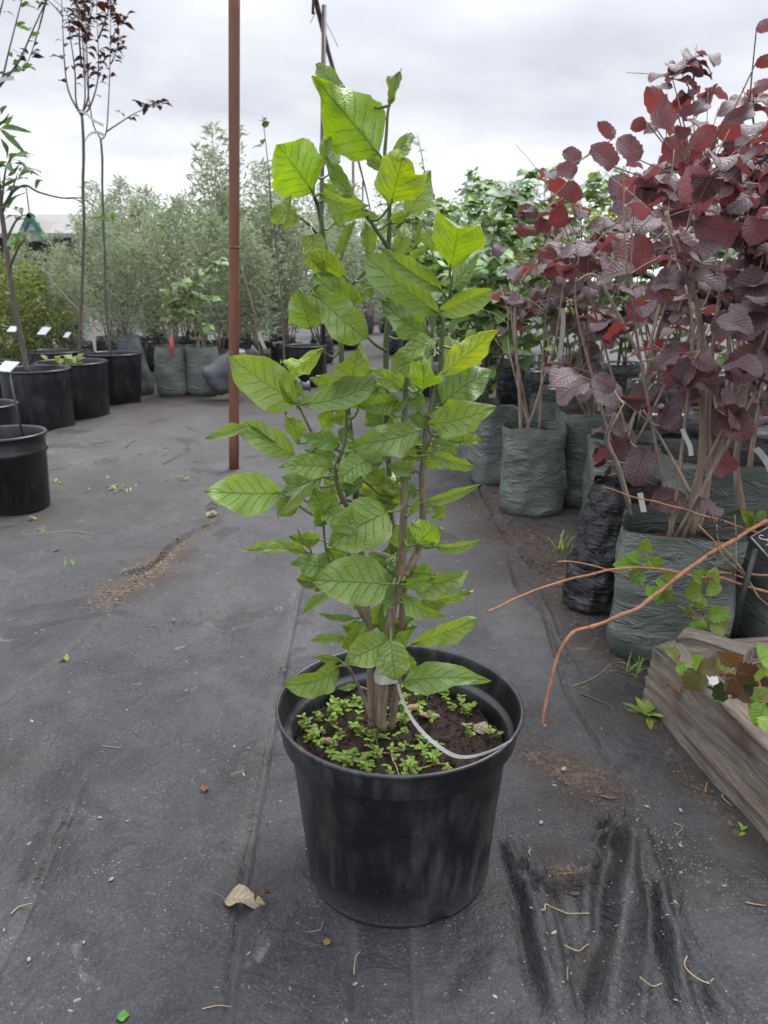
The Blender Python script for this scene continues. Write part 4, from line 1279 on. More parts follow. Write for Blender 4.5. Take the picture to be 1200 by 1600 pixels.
# ------------------------------------------------------------------ bags and pots
def grow_bag(name, label, c, w_, h, mt, group=None, rot=0.0, fill=0.86, lean=(0, 0), square=4.0, crease=1.0, seed=0, res=1.0, depth=None, flare=0.0):
    r = random.Random(seed)
    c = Vector(c)
    root = thing(name, label, 'grow bag', c, group)
    so = Vector((seed * 3.7, seed * 1.3, 0))
    nu, nv = int(52 * res), int(26 * res)
    dp = depth or w_

    def pt(a, t, inset=0.0):
        ca, sa = math.cos(a), math.sin(a)
        k = (abs(ca) ** square + abs(sa) ** square) ** (-1 / square)
        prof_ = np.interp(t, [0, .03, .10, .3, .6, fill, 1], [.80, .93, 1.0, 1.03, 1.0, .97, .96 + flare] if square < 4.5 else [.93, .97, 1, 1.01, 1, 1, 1])
        x, y = ca * k * w_ / 2 * prof_, sa * k * dp / 2 * prof_
        z = t * h
        pn = Vector((math.cos(a) * 1.3, math.sin(a) * 1.3, z * 9 / max(h, .2) * .35)) + so
        low = max(0.15, 1 - abs(t - .32) * 1.6)
        d_ = 0.012 * noise.noise(pn * 1.1) + crease * low * 0.0045 * noise.noise(Vector((math.cos(a) * 2.2, math.sin(a) * 2.2, z * 30)) + so) \
            + crease * 0.0035 * noise.noise(pn * 3.5) + 0.006 * (t > fill) * noise.noise(Vector((math.cos(a) * 3, math.sin(a) * 3, 9)) + so)
        f_ = 1 + (d_ * (1 - inset * 20)) / (w_ / 2) - inset / (w_ / 2)
        x *= f_
        y *= f_
        z += (t > .9) * (.012 if square < 4.5 else .005) * noise.noise(Vector((math.cos(a) * 1.6, math.sin(a) * 1.6, 3.3)) + so)
        cr, sr = math.cos(rot), math.sin(rot)
        return Vector((c.x + x * cr - y * sr + lean[0] * t * h, c.y + x * sr + y * cr + lean[1] * t * h, max(c.z - .004, c.z + z)))

    A_ = [2 * math.pi * i / nu for i in range(nu)]
    mb = MB()
    mb.grid([[pt(a, (j / (nv - 1)) ** 1.0) for j in range(nv)] for a in A_], nu, nv, closeu=True)
    mb.grid([[pt(a, 1 - (1 - fill + .03) * j / 4, 0.002) for j in range(5)] for a in A_], nu, 5, closeu=True)
    mb.build('bag_film', mt, root)
    mb = MB()
    P = []
    for a in A_:
        e_ = pt(a, fill - .01, .004)
        cc = Vector((c.x + lean[0] * fill * h, c.y + lean[1] * fill * h, e_.z))
        col = []
        for k in range(6):
            q = cc.lerp(e_, k / 5)
            q.z += 0.012 * noise.noise(q * 40) + .01 * (1 - k / 5)
            col.append(q)
        P.append(col)
    mb.grid(P, nu, 6, closeu=True)
    mb.build('soil', M['soil'], root)
    return root


def round_pot(label, c, R_, h, group='black pots in the left row', taper=.86, n=56, soil_drop=.05, collar=True):
    c = Vector(c)
    root = thing('plant_pot', label, 'plant pot', c, group)
    mb = MB()
    rb = R_ * taper
    pr = [(0, .004), (rb - .008, .004), (rb - .004, 0), (rb, .002)]
    if collar:
        pr += [(lerp(rb, R_, .72) - .005, h * .74), (lerp(rb, R_, .76) + .001, h * .755), (R_ - .012, h * .78), (R_ - .008, h - .012)]
    else:
        pr += [(lerp(rb, R_, .5), h * .5), (R_ - .008, h - .014)]
    mb.lathe(pr, c, n)
    mb.build('pot_wall', M['pot_far'], root)
    mb = MB()
    mb.lathe([(R_ - .010, h - .015), (R_ - .001, h - .012), (R_, h - .005), (R_ - .003, h), (R_ - .010, h), (R_ - .013, h - .006), (R_ - .02, h - .08)], c, n)
    mb.build('rim', M['pot_far'], root)
    mb = MB()
    P = []
    for i in range(28):
        a = 2 * math.pi * i / 28
        P.append([(c.x + (R_ - .014) * k / 5 * math.cos(a), c.y + (R_ - .014) * k / 5 * math.sin(a), c.z + h - soil_drop + .01 * noise.noise(Vector((k * .9 * math.cos(a), k * .9 * math.sin(a), R_ * 50)))) for k in range(6)])
    mb.grid(P, 28, 6, closeu=True)
    mb.build('soil', M['soil'], root)
    return root


def board(root, p, w_, h_, tilt, rot, mt, name='label_board'):
    mb = MB()
    q = Matrix.Rotation(rot, 3, 'Z') @ Matrix.Rotation(tilt, 3, 'X')
    mb.box(p, w_, h_, .003, q)
    return mb.build(name, mt, root, smooth=False)


def label_stake(label, base, top, w_=.07, h_=.05, tilt=R(35), rot=0.0):
    t = thing('plant_label', label, 'plant label', base)
    mb = MB()
    mb.tube([base, Vector(base).lerp(top, .5), top], .004, 6)
    mb.build('stake', M['stake'], t)
    board(t, Vector(top) + Vector((0, 0, .003)), w_, h_, tilt, rot, M['label_white'])
    return t


# printed labels: white card with lines of unreadable print
m_, t = mat('printed_white_card')
co = t.n('ShaderNodeTexCoord').outputs['Object']
ln = t.n('ShaderNodeTexWave', {'Vector': co, 'Scale': 30.0, 'Distortion': 0.0}, bands_direction='Y').outputs['Fac']
wn = t.noise(co, 160, 2)
ink = t.m('MULTIPLY', t.remap(ln, .6, .7), t.remap(wn, .45, .55))
finish(t, t.n('ShaderNodeBsdfPrincipled', {'Base Color': t.mix(t.m('MULTIPLY', ink, .5), (.42, .46, .49), (.1, .14, .2)), 'Roughness': .35}).outputs[0])
M['label_white'] = m_

# left row of pots
P1 = round_pot('black pot with a wide collar standing alone in front of the left row', Vector((-1.402, 2.78, 0)), .155, .285, collar=True)
P2 = round_pot('small black pot half hidden behind the collared pot', Vector((-1.80, 3.42, 0)), .155, .29, collar=False)
p3 = G(45, 675); P3 = round_pot('wide black pot holding the leaning young tree trunk', Vector((p3.x, p3.y + .18, 0)), .195, .335, collar=False, taper=.92)
p4 = G(102, 657); P4 = round_pot('black pot with bright weeds round the straight slender tree', Vector((p4.x, p4.y + .2, 0)), .215, .335, collar=False, taper=.9)
p5 = G(174, 634); P5 = round_pot('black pot with slanting sides at the far end of the left row', Vector((p5.x, p5.y + .16, 0)), .185, .34, collar=False, taper=.8)
p6 = Vector((-2.62, 5.1, 0)); P6 = round_pot('black pot standing behind the leaning tree pot with a plant label in it', p6, .17, .31, collar=False)
p7 = Vector((-2.42, 5.75, 0)); P7 = round_pot('black pot behind the weedy pot with bare twigs beside it', p7, .20, .32, collar=False)
p8 = G(476, 606); P8 = round_pot('black pot standing beyond the shrub beside the far pipe post', Vector((p8.x, p8.y + .15, 0)), .17, .32, collar=False)
del P8['group']

# ------------------------------------------------------------------ plant labels in the left row
b0 = Vector((p4.x - .10, p4.y + .08, .30)); label_stake('white printed label on a black stake in the weedy pot row, above the wide pot', b0 + Vector((-.06, -.2, -.02)), at(69, 518, b0.y - .2), .075, .06, R(40), R(-30))
b0 = Vector((p6.x, p6.y, .26)); label_stake('white label card behind the leaning trunk', b0, at(20, 515, b0.y), .07, .05, R(40), R(-20))
b0 = Vector((p7.x + .15, p7.y - .05, .27)); label_stake('small pale label card on a stake left of the straight trunk', b0, at(105, 524, b0.y), .06, .05, R(45), R(-35))
b0 = G(40, 745, .22); label_stake('white label card on a long black stake planted in the collared pot', Vector((-1.33, 2.8, .2)), at(12, 574, 2.86), .085, .055, R(35), R(-30))
b0 = Vector((p5.x - .12, p5.y + .2, .29))
t_ = thing('plant_label', 'black double clip on a stake beside the straight slender trunk', 'plant label', b0)
mb = MB(); mb.tube([b0, at(118, 512, b0.y)], .005, 6); mb.build('stake', M['stake'], t_)
mb = MB(); mb.box(at(119, 510, b0.y), .022, .012, .035, Matrix.Rotation(.4, 3, 'Y')); mb.box(at(110, 535, b0.y), .05, .012, .022, Matrix.Rotation(-.3, 3, 'Y')); mb.build('clip', M['stake'], t_, smooth=False)

# ------------------------------------------------------------------ pipe posts
b0 = G(365, 733)
pole = thing('pipe_post', 'tall rusty brown steel pipe post standing on the ground fabric', 'post', b0)
mb = MB()
tp = at(366, -60, b0.y + .02)
PB = Vector((b0.x, b0.y, -.03))
mb.tube([PB.lerp(tp, k / 12) for k in range(13)], .0225, 20)
mb.build('pipe', M['rust'], pole)
mb = MB()
for k in (.0,):
    mb.tube([PB.lerp(tp, .485), PB.lerp(tp, .49)], .0231, 20)
mb.build('joint', M['rust'], pole)

Y2 = 6.75
X2 = at(507, 580, Y2).x
frame = thing('overhead_pipe', 'dark overhead pipe running away above the beds on slim far posts', 'overhead pipe', (X2, Y2, 0))
ZT = at(507, 8, Y2).z
mb = MB()
mb.tube([(X2, 5.35, ZT + .02), (X2, 8, ZT + .015), (X2 + .05, 12, ZT - .02), (X2 + .1, 18, ZT - .05), (X2 + .15, 30, ZT - .1)], .021, 8)
mb.build('pipe', M['pipe_dark'], frame)
mb = MB(); mb.tube([(X2, Y2, 0), (X2, Y2, 1.2), (at(507, 30, Y2).x, Y2, ZT)], .019, 10); mb.build('post', M['pipe_dark'], frame)
for yy in (12.2, 17.5, 24.0):
    mb = MB(); mb.tube([(X2 + .05, yy, 0), (X2 + .07, yy, ZT - .02)], .02, 8); mb.build('post', M['pipe_dark'], frame)
mb = MB()
hx = at(489, 22, 5.75)
mb.tube([(hx.x, 5.75, ZT + .01), (hx.x + .004, 5.75, hx.z + .1), (hx.x, 5.75, hx.z)], [.006, .008, .011], 6)
mb.build('hanging_nozzle', M['pipe_dark'], frame)
mb = MB()
mb.tube(spline([(X2, 6.72, ZT), (X2 + .08, 6.75, ZT - .13), (X2 + .16, 6.75, ZT - .28)], 4), .0025, 4)
mb.tube(spline([(X2, 6.72, ZT - .05), (X2 - .05, 6.75, ZT - .12)], 3), .003, 4)
mb.build('tie_wire', M['pipe_dark'], frame)

# ------------------------------------------------------------------ far house and shed
roof_m = simple('grey_sheet_roof', (.2, .19, .19), (.27, .26, .25), 2.5, .7, stretch=(6, 1, 1))
wall_m = simple('dark_brown_wall', (.055, .042, .042), (.085, .066, .064), 3, .8)
teal_m = simple('teal_green_trim', (.02, .12, .10), (.03, .15, .12), 4, .5)
cream_m = simple('pale_board_gable', (.25, .23, .22), (.3, .28, .26), 4, .7)
glass_m = simple('window_glass', (.2, .28, .3), (.3, .4, .42), 2, .15)
HYf = 24.0
hb = at(60, 445, HYf)
house = thing('house', 'distant house with long grey roof, dark wall and small teal gabled dormer', 'house', (hb.x, HYf, 0))
ridge_z = at(60, 331, HYf).z
eave_z = at(60, 372, HYf).z
xl, xr = at(-140, 340, HYf).x, at(143, 340, HYf).x
mb = MB()
mb.box(((xl + xr) / 2, HYf + 2.4, eave_z / 2), xr - xl - .6, 4.4, eave_z); mb.build('wall', wall_m, house, smooth=False)
mb = MB()
Lr = [(xl, HYf - .3, eave_z), (xr, HYf - .3, eave_z), (xr, HYf + 2.4, ridge_z), (xl, HYf + 2.4, ridge_z), (xl, HYf + 5.1, eave_z), (xr, HYf + 5.1, eave_z)]
up_ = [(a, b_, c_ + .12) for a, b_, c_ in Lr]
mb.add(Lr + up_, [(6, 7, 8, 9), (9, 8, 11, 10), (0, 3, 2, 1), (3, 4, 5, 2), (0, 1, 7, 6), (4, 10, 11, 5), (1, 2, 8, 7), (2, 5, 11, 8), (0, 6, 9, 3), (3, 9, 10, 4)])
mb.build('roof', roof_m, house, smooth=False)
dx0, dx1 = at(42, 360, HYf).x, at(84, 360, HYf).x
dmx = (dx0 + dx1) / 2
dz0, dz1 = at(60, 377, HYf - .5).z, at(62, 340, HYf - .5).z
mb = MB()
yf = HYf - .55
mb.add([(dx0, yf, dz0), (dx1, yf, dz0), (dmx, yf, dz1), (dx0, yf + 2.2, dz0), (dx1, yf + 2.2, dz0), (dmx, yf + 2.2, dz1)],
       [(0, 1, 2), (3, 5, 4), (0, 2, 5, 3), (1, 4, 5, 2), (0, 3, 4, 1)])
mb.build('dormer', cream_m, house, smooth=False)
mb = MB()
for sgn, xx in ((1, dx0), (-1, dx1)):
    v = Vector((dmx - xx, 0, dz1 - dz0)); L_ = v.length
    mb.box(Vector((xx, yf - .06, dz0)) + v / 2 + Vector((0, 0, .05)), L_ * 1.12, .12, .13, Matrix.Rotation(-math.atan2(v.z, v.x), 3, 'Y'))
mb.build('dormer_trim', teal_m, house, smooth=False)
mb = MB(); mb.box((dmx + .08, yf - .015, lerp(dz0, dz1, .62)), .34, .05, .22); mb.build('window', glass_m, house, smooth=False)
mb = MB(); mb.tube([(dmx, yf - .05, dz1), (dmx, yf - .05, dz1 + .8)], .02, 5); mb.build('mast', M['pipe_dark'], house)

shed_m = simple('weathered_board_shed', (.13, .105, .1), (.2, .165, .155), 5, .8, stretch=(5, 1, .2))
sb = G(582, 506)
shed = thing('shed', 'low grey-brown boarded shed at the end of the path', 'shed', (sb.x, sb.y, 0))
sw = 1.5
sh = at(582, 398, sb.y).z
for k in range(10):
    mb = MB()
    mb.box((sb.x - sw / 2 + (k + .5) * sw / 10, sb.y + .012 * (k % 2), sh / 2), sw / 10 - .012, .03, sh - .02 * (k % 3))
    mb.build('plank', shed_m, shed, smooth=False)
mb = MB(); mb.box((sb.x, sb.y + .55, sh / 2 - .02), sw - .06, 1.0, sh - .04); mb.build('wall', shed_m, shed, smooth=False)
mb = MB(); mb.box((sb.x, sb.y + .5, sh + .03), sw + .2, 1.4, .05, Matrix.Rotation(R(5), 3, 'X')); mb.build('roof', roof_m, shed, smooth=False)

# ------------------------------------------------------------------ background hedge of silver-green shrubs in bags
def foliage_mesh(name, n, h, rad, z0, leafL, leafW, seed, spikes=6, mt='silver_leaf'):
    r = np.random.default_rng(seed)
    V, F = [], []
    stems = []
    for k in range(spikes):
        a, q = r.uniform(0, 6.28), r.uniform(0, rad * .75)
        stems.append((q * math.cos(a), q * math.sin(a), h * r.uniform(.72, 1.0) if k else h))
    for i in range(n):
        s = stems[r.integers(len(stems))]
        t = r.random() ** .75
        z = z0 + (s[2] - z0) * t
        k = z / s[2]
        wid = rad * (0.42 if k < .75 else 0.42 * (1.02 - k) / .27 + .03) * (.75 + .5 * math.sin(9 * k + s[0] * 30) ** 2)
        a, q = r.uniform(0, 6.28), wid * math.sqrt(r.random())
        p = np.array([s[0] * (.35 + .65 * k) + q * math.cos(a), s[1] * (.35 + .65 * k) + q * math.sin(a), z])
        az = a + r.normal(0, .9)
        el = r.uniform(-.5, 1.1)
        d_ = np.array([math.cos(az) * math.cos(el), math.sin(az) * math.cos(el), math.sin(el)])
        sd = np.cross(d_, r.normal(size=3)); sd /= np.linalg.norm(sd) + 1e-9
        L_, W_ = leafL * r.uniform(.6, 1.3), leafW * r.uniform(.7, 1.2)
        nb_ = np.cross(d_, sd) * L_ * .12
        b_ = len(V)
        V += [p, p + d_ * L_ * .45 + sd * W_ / 2 + nb_, p + d_ * L_ * .45 - sd * W_ / 2 + nb_, p + d_ * L_]
        F += [(b_, b_ + 2, b_ + 3, b_ + 1)]
    me_ = bpy.data.meshes.new(name)
    me_.from_pydata([tuple(v) for v in V], [], F)
    uv = me_.uv_layers.new(name='UVMap')
    uv.data.foreach_set('uv', [c for _ in F for c in (0, .5, .45, 1, 1, .5, .45, 0)])
    me_.materials.append(M[mt])
    st = MB()
    for s in stems:
        st.tube(spline([(s[0] * .15, s[1] * .15, 0), (s[0] * .5, s[1] * .5, h * .3), (s[0] * .9, s[1] * .9, h * .6), (s[0], s[1], s[2] * .97)], 3), [.006, .006, .0055, .005, .0045, .004, .003, .0025, .002, .0015], 5)
    for _ in range(14):
        s = stems[r.integers(len(stems))]
        z = r.uniform(.12, .6) * h
        a = r.uniform(0, 6.28)
        p = Vector((s[0] * z / h, s[1] * z / h, z))
        st.tube([p, p + Vector((math.cos(a), math.sin(a), .7)) * rad * .5], [.004, .002], 4)
    sm = st.mesh(name + '_stem')
    sm.materials.append(M['hazel_stem'])
    return me_, sm


HV = [foliage_mesh('silver_foliage', 2500, 1.30, .38, .10, .058, .014, s, 7) for s in range(5)]
OV = [foliage_mesh('olive_foliage', 1000, 1.2, .34, .12, .06, .026, 50 + s, 6, 'olive_leaf') for s in range(2)]
bag_small = MB()
_nu = 20
_P = []
for i in range(_nu):
    a = 2 * math.pi * i / _nu
    k = (abs(math.cos(a)) ** 4 + abs(math.sin(a)) ** 4) ** -.25
    _P.append([(k * math.cos(a) * .115 * q * (1 + .05 * noise.noise(Vector((a, z * 20, 1)))), k * math.sin(a) * .115 * q * (1 + .05 * noise.noise(Vector((a, z * 20, 7)))), z) for q, z in ((.8, 0), (1, .04), (1.03, .12), (1, .22), (.97, .27), (.93, .255), (.5, .25), (.05, .25))])
bag_small.grid(_P, _nu, 8, closeu=True)
BAGM = bag_small.mesh('bag_film')
BAGM.materials.append(M['bag_black'])
rr = random.Random(5)


def hedge_plant(x, y, s, var, label, group, name='silver_shrub', meshes=HV, cat='shrub', bag=True):
    if bag:
        bg_ = link('grow_bag', BAGM)
        bg_.location = (x, y, -.004); bg_.rotation_euler.z = rr.uniform(0, 1.5)
        tag(bg_, 'black film grow bag under the silver-green hedge shrubs', 'grow bag', 'black bags under the hedge')
    root = thing(name, label, cat, (x, y, .25 if bag else 0), group)
    root.rotation_euler.z = rr.uniform(0, 6.28)
    root.scale = (s * rr.uniform(.95, 1.15), s * rr.uniform(.95, 1.15), s * rr.uniform(.88, 1.1))
    f_, st_ = meshes[var % len(meshes)]
    o_ = link('foliage', f_, root); tag(o_, kind='stuff')
    link('stem', st_, root)
    return root


k = 0
for row, (yy, sc_, x0, x1) in enumerate(((6.55, .86, -3.25, -.66), (7.25, .95, -3.7, -.62), (8.0, 1.06, -4.1, -.62), (8.9, 1.2, -4.6, -.7))):
    x = x0
    while x < x1:
        pxx = 600 + FPX * x / (yy * CP + .3)
        if pxx < 150 and row == 3:
            x += .4
            continue
        hs_ = .7 if pxx < 150 else 1
        hedge_plant(x + rr.uniform(-.05, .05), yy + rr.uniform(-.12, .12), hs_ * sc_ * rr.uniform(.9, 1.08), k, 'grey-green narrow-leaved shrub in the dense background hedge', 'silver-green hedge shrubs')
        k += 1
        x += .37 + .03 * row
for x_, y_, s_ in ((-.42, 9.6, 1.05), (-.62, 10.4, 1.3), (-.3, 12.5, 1.3), (-.75, 12, 1.4), (.05, 12.8, 1.45), (.15, 9.0, 1.1)):
    hedge_plant(x_, y_, s_, k, 'grey-green shrub beyond the hedge near the path end', 'shrubs near the path end'); k += 1
hp = hedge_plant(at(352, 500, 7.6).x, 7.6, 1.32, 2, 'tallest grey-green hedge shrub, its thin tip rising beside the rusty post', 'silver-green hedge shrubs')
hedge_plant(at(425, 500, 7.4).x, 7.4, 1.2, 3, 'tall loose grey-green shrub between the rusty post and the main plant', 'silver-green hedge shrubs')
for i, (px_, yy, sc_) in enumerate(((25, 6.2, .82), (62, 6.5, .72), (98, 6.4, .62), (-20, 5.9, .95), (-40, 6.6, 1.0), (45, 7.2, .85))):
    hedge_plant(at(px_, 560, yy).x, yy, sc_, i, 'yellow-green broad-leaved bush behind the left pots', 'yellow-green bushes behind the left pots', 'leafy_bush', OV, 'bush', bag=False)

# grey-green bags at the foot of the hedge
BG = 'grey-green bags at the foot of the hedge'
c_ = G(266, 621); g1 = grow_bag('grow_bag', 'grey-green grow bag with a red ribbon on its twig at the hedge foot', (c_.x, c_.y + .13, 0), .245, .36, M['bag_green'], seed=1, res=.7, square=2.6)
c_ = G(313, 621); g2 = grow_bag('grow_bag', 'grey-green grow bag next to the one with the red ribbon', (c_.x, c_.y + .13, 0), .235, .36, M['bag_green'], seed=2, res=.7, square=2.6)
c_ = G(218, 618); grow_bag('grow_bag', 'leaning dull grey grow bag beside the last black pot', (c_.x, c_.y + .12, 0), .17, .42, M['bag_grey'], seed=3, res=.7, lean=(-.22, 0), square=2.4)
for nm, (xa, ya), ln_, rd, az, el, sd in (('slumped grey grow bag lying against the rusty post', (322, 628), .36, .115, R(20), R(32), 4), ('low dark grey bag lying flat beyond the rusty post', (402, 629), .30, .085, R(5), R(4), 5)):
    c_ = G(xa, ya)
    root = thing('fallen_bag', nm, 'grow bag', (c_.x, c_.y, 0))
    ax = Vector((math.cos(az) * math.cos(el), math.sin(az) * math.cos(el) * .3, math.sin(el))).normalized()
    sd_ = Vector((-ax.y, ax.x, 0)).normalized(); up2 = ax.cross(sd_) * (1 if ax.cross(sd_).z > 0 else -1)
    P = []
    for i in range(26):
        a = 2 * math.pi * i / 26
        col = []
        for j in range(16):
            t = j / 15
            rr_ = (abs(math.cos(a)) ** 4 + abs(math.sin(a)) ** 4) ** -.25 * rd * np.interp(t, [0, .05, .15, .5, .85, 1], [.02, .75, 1, 1.02, .95, .5])
            dn = 1 + .16 * noise.noise(Vector((math.cos(a) * 2, math.sin(a) * 2, t * 5 + sd))) + .06 * noise.noise(Vector((math.cos(a) * 6, math.sin(a) * 6, t * 16 + sd)))
            p = Vector((c_.x, c_.y + .1, rd * .9)) + ax * ln_ * t + (sd_ * math.cos(a) + up2 * math.sin(a)) * rr_ * dn
            p.z = max(p.z, -.003)
            col.append(p)
        P.append(col)
    mb = MB(); mb.grid(P, 26, 16, closeu=True); mb.build('bag_film', M['bag_grey'], root)
    mb = MB(); e_ = Vector((c_.x, c_.y + .1, rd * .9)) + ax * ln_; mb.tube([e_ - ax * .02, e_ + ax * .035, e_ + ax * .06], [rd * .5, rd * .3, rd * .5], 12); mb.build('tied_neck', M['bag_grey'], root)
for (px_, n_, z1, lab, ki) in ((268, 60, .95, 'small bush with dark and yellow leaves in the bag with the red ribbon', [('dark', 3), ('olive', 2), ('green', 1)]), (313, 80, 1.0, 'small dense green bush in the second grey-green hedge bag', [('green', 3), ('dark', 3)])):
    c_ = G(px_, 621); bx_ = Vector((c_.x, c_.y + .13, .28))
    root = thing('small_bush', lab, 'bush', bx_)
    rr2 = random.Random(px_)
    scatter_shrub(root, bx_, [bx_ + Vector((rr2.uniform(-.16, .2), rr2.uniform(-.15, .1), z1 - .28 - rr2.uniform(0, .2))) for _ in range(4)], ki, n_, .085, rr2, M['hazel_stem'], zmin=.42, r0=.006)
c_ = G(266, 621)
t_ = thing('ribbon', 'small red ribbon tied to a twig above the grey-green bag', 'ribbon', at(268, 553, c_.y + .02))
mb = MB(); ribbon(mb, [at(266, 528, c_.y + .02), at(269, 538, c_.y + .0), at(267, 546, c_.y), at(270, 556, c_.y + .01)], .022, (1, 0, .1)); mb.build('tape', M['orange_tape'], t_)

# ------------------------------------------------------------------ young trees in the left row
def branch_tree(name, label, trunk, branches, leaf_kind, leaf_size, rr, per_branch, Y, r0=.011, spread=.05, clump=None):
    root = thing(name, label, 'tree', trunk[0])
    pts = spline(trunk, 6)
    mb = MB(); mb.tube([p + Vector((noise.noise(p * 4) * .012, 0, 0)) for p in pts], [lerp(r0, r0 * .75, i / (len(pts) - 1)) for i in range(len(pts))], 8); mb.build('trunk', M['tree_stem'], root)
    for bi, br in enumerate(branches):
        pts = spline(br, 6)
        mb = MB(); mb.tube(pts, [lerp(r0 * .55, r0 * .12, i / (len(pts) - 1)) for i in range(len(pts))], 6); mb.build('branch', M['tree_stem'], root)
        n_ = per_branch[bi] if hasattr(per_branch, '__len__') else per_branch
        for _ in range(n_):
            t = .3 + .7 * rr.random() ** .6
            i = min(int(t * (len(pts) - 1)), len(pts) - 2)
            p = pts[i].lerp(pts[i + 1], rr.random())
            az = rr.uniform(0, 6.28)
            d_ = Vector((math.cos(az), math.sin(az), rr.uniform(-.5, .6)))
            put_leaf(root, rr.choice(LEAVES[leaf_kind]), p + d_ * .01, d_, (rr.uniform(-.5, .5), rr.uniform(-.5, .5), 1), leaf_size * rr.uniform(.6, 1.2))
    return root


rr = random.Random(21)
Y = p4.y + .22
T = lambda L, Y_, dy=0.0: [at(x, y, Y_ + dy * i / max(1, len(L) - 1)) for i, (x, y) in enumerate(L)]
branch_tree('young_tree', 'slim standard tree with pale tie and bronze leaves in the weedy black pot', T([(124, 575), (127, 500), (130, 380), (130, 260), (128, 182)], Y),
            [T(L, Y, dy) for L, dy in (([(128, 182), (108, 145), (101, 100), (98, 40), (95, -40)], .1), ([(128, 180), (119, 160), (117, 110), (110, 60), (104, 20), (78, -5)], -.2), ([(128, 180), (133, 150), (130, 80), (127, 20), (124, -40)], .2),
                                       ([(128, 180), (140, 168), (152, 130), (154, 90), (152, 40), (150, -30)], .3), ([(128, 178), (138, 150), (136, 90), (134, 30), (132, -40)], -.1), ([(127, 100), (124, 60), (122, 10), (118, -30)], 0), ([(154, 60), (165, 30), (172, 5), (176, -30)], .1), ([(130, 60), (140, 30), (148, 0)], .2), ([(98, 25), (85, 10), (72, -2)], .1), ([(72, 0), (62, 40), (50, 80), (38, 110)], .2))],
            'bronze', .065, rr, [16, 10, 38, 36, 36, 24, 16, 18, 5, 12], Y)
Y = p5.y + .17
branch_tree('young_tree', 'slim forked tree with one long side branch in the end pot of the left row', T([(172, 556), (166, 450), (161, 330), (158, 216)], Y),
            [T(L, Y, dy) for L, dy in (([(158, 218), (146, 195), (140, 160), (134, 110), (132, 60), (130, -20)], .1), ([(158, 218), (166, 206), (170, 150), (172, 90), (173, 30), (174, -20)], .1), ([(166, 206), (190, 190), (215, 175), (250, 162)], -.2), ([(172, 70), (182, 45), (196, 25)], .1), ([(173, 100), (180, 85), (186, 60)], -.1), ([(132, 60), (122, 30), (118, 0)], .1))],
            'bronze', .07, rr, [22, 36, 24, 16, 14, 12], Y, r0=.0095)
# pale tie tapes on the forks
for lab, L, Yt in (('pale tie tape round the fork of the weedy pot tree', [(120, 172), (132, 176), (146, 188), (162, 196)], p4.y + .2), ('pale curved tie between the two slim trunks', [(132, 221), (140, 210), (152, 207), (164, 212)], p4.y + .4)):
    mb = MB(); ribbon(mb, T(L, Yt), .018, (0, .3, 1)); tag(mb.build('tie_tape', M['white_tape'], loc=at(*L[0], Yt)), lab, 'tie')
Y = p3.y + .2
lt = branch_tree('young_tree', 'young tree with a leaning grey trunk and long dark leaves in the wide black pot', T([(44, 582), (30, 520), (14, 420), (3, 330), (-6, 240), (-14, 150)], Y),
                 [T(L, Y, dy) for L, dy in (([(2, 320), (8, 270), (14, 250)], -.1), ([(4, 330), (20, 300), (40, 290), (60, 300), (95, 309), (130, 311), (160, 335), (180, 352)], .1), ([(8, 380), (25, 345), (40, 335)], 0), ([(-10, 200), (5, 190), (14, 178)], -.1), ([(0, 330), (15, 305), (28, 270)], 0), ([(14, 420), (30, 385), (45, 370)], -.1))],
                 'long', .11, rr, [10, 5, 6, 0, 8, 6], Y, r0=.016)
LTL = []
for L in ((2, 200, 48, 206, 22), (4, 205, 42, 242, 22), (0, 215, 12, 247, 20), (2, 178, 10, 165, 18), (-5, 190, 22, 180, 24), (0, 200, 25, 215, 22), (10, 330, 38, 300, 14), (8, 300, 40, 292, 14), (12, 275, 30, 258, 14), (5, 290, 28, 278, 14)):
    LTL.append(px_leaf(lt, 'long', *L, Y + rr.uniform(-.1, .1), rr.uniform(-.05, .05), rr.uniform(-50, 50)))
connect(lt, LTL, spline(T([(44, 582), (30, 520), (14, 420), (3, 330), (-6, 240), (-14, 150)], Y), 8), M['tree_stem'], .0015)
Y = 4.4
branch_tree('young_tree', 'bare upright branches of a tree standing outside the left row, leafy near the tips', [Vector((-2.75, Y, 0)), Vector((-2.72, Y, .8)), Vector((-2.6, Y, 1.35)), at(-30, 170, Y)],
            [T(L, Y, dy) for L, dy in (([(-30, 170), (0, 130), (15, 75), (34, 0), (40, -30)], .1), ([(-30, 170), (5, 128), (30, 95), (50, 50), (72, 0), (85, -40)], -.1), ([(-30, 170), (-10, 60), (5, 0), (12, -40)], 0), ([(-20, 150), (10, 115), (40, 110)], 0))],
            'dark', .05, rr, [16, 22, 8, 10], Y, r0=.012)
mb = MB(); ribbon(mb, T([(-12, 132), (4, 124), (22, 122)], Y - .03), .022, (0, .2, 1)); tag(mb.build('tie_tape', M['white_tape'], loc=at(-12, 132, Y)), 'pale tie tape on the bare branches left of the slim trees', 'tie')
# weeds in pot 4
rr = random.Random(3)
t_ = thing('weed_plant', 'bright green broad weed growing in the pot of the straight tree', 'weed', Vector((p4.x, p4.y + .1, .29)))
for i in range(26):
    c_ = Vector((p4.x + rr.uniform(-.04, .07), p4.y + .1 + rr.uniform(-.06, .06), .29)) if i < 18 else Vector((p4.x + rr.uniform(-.17, .17), p4.y + .2 + rr.uniform(-.15, .1), .29))
    az = rr.uniform(0, 6.28)
    put_leaf(t_, rr.choice(LEAVES['olive']), c_ + Vector((0, 0, rr.uniform(0, .05))), (math.cos(az), math.sin(az), rr.uniform(.2, 1.2)), (0, -.3, 1), rr.uniform(.05, .09), 1.1)

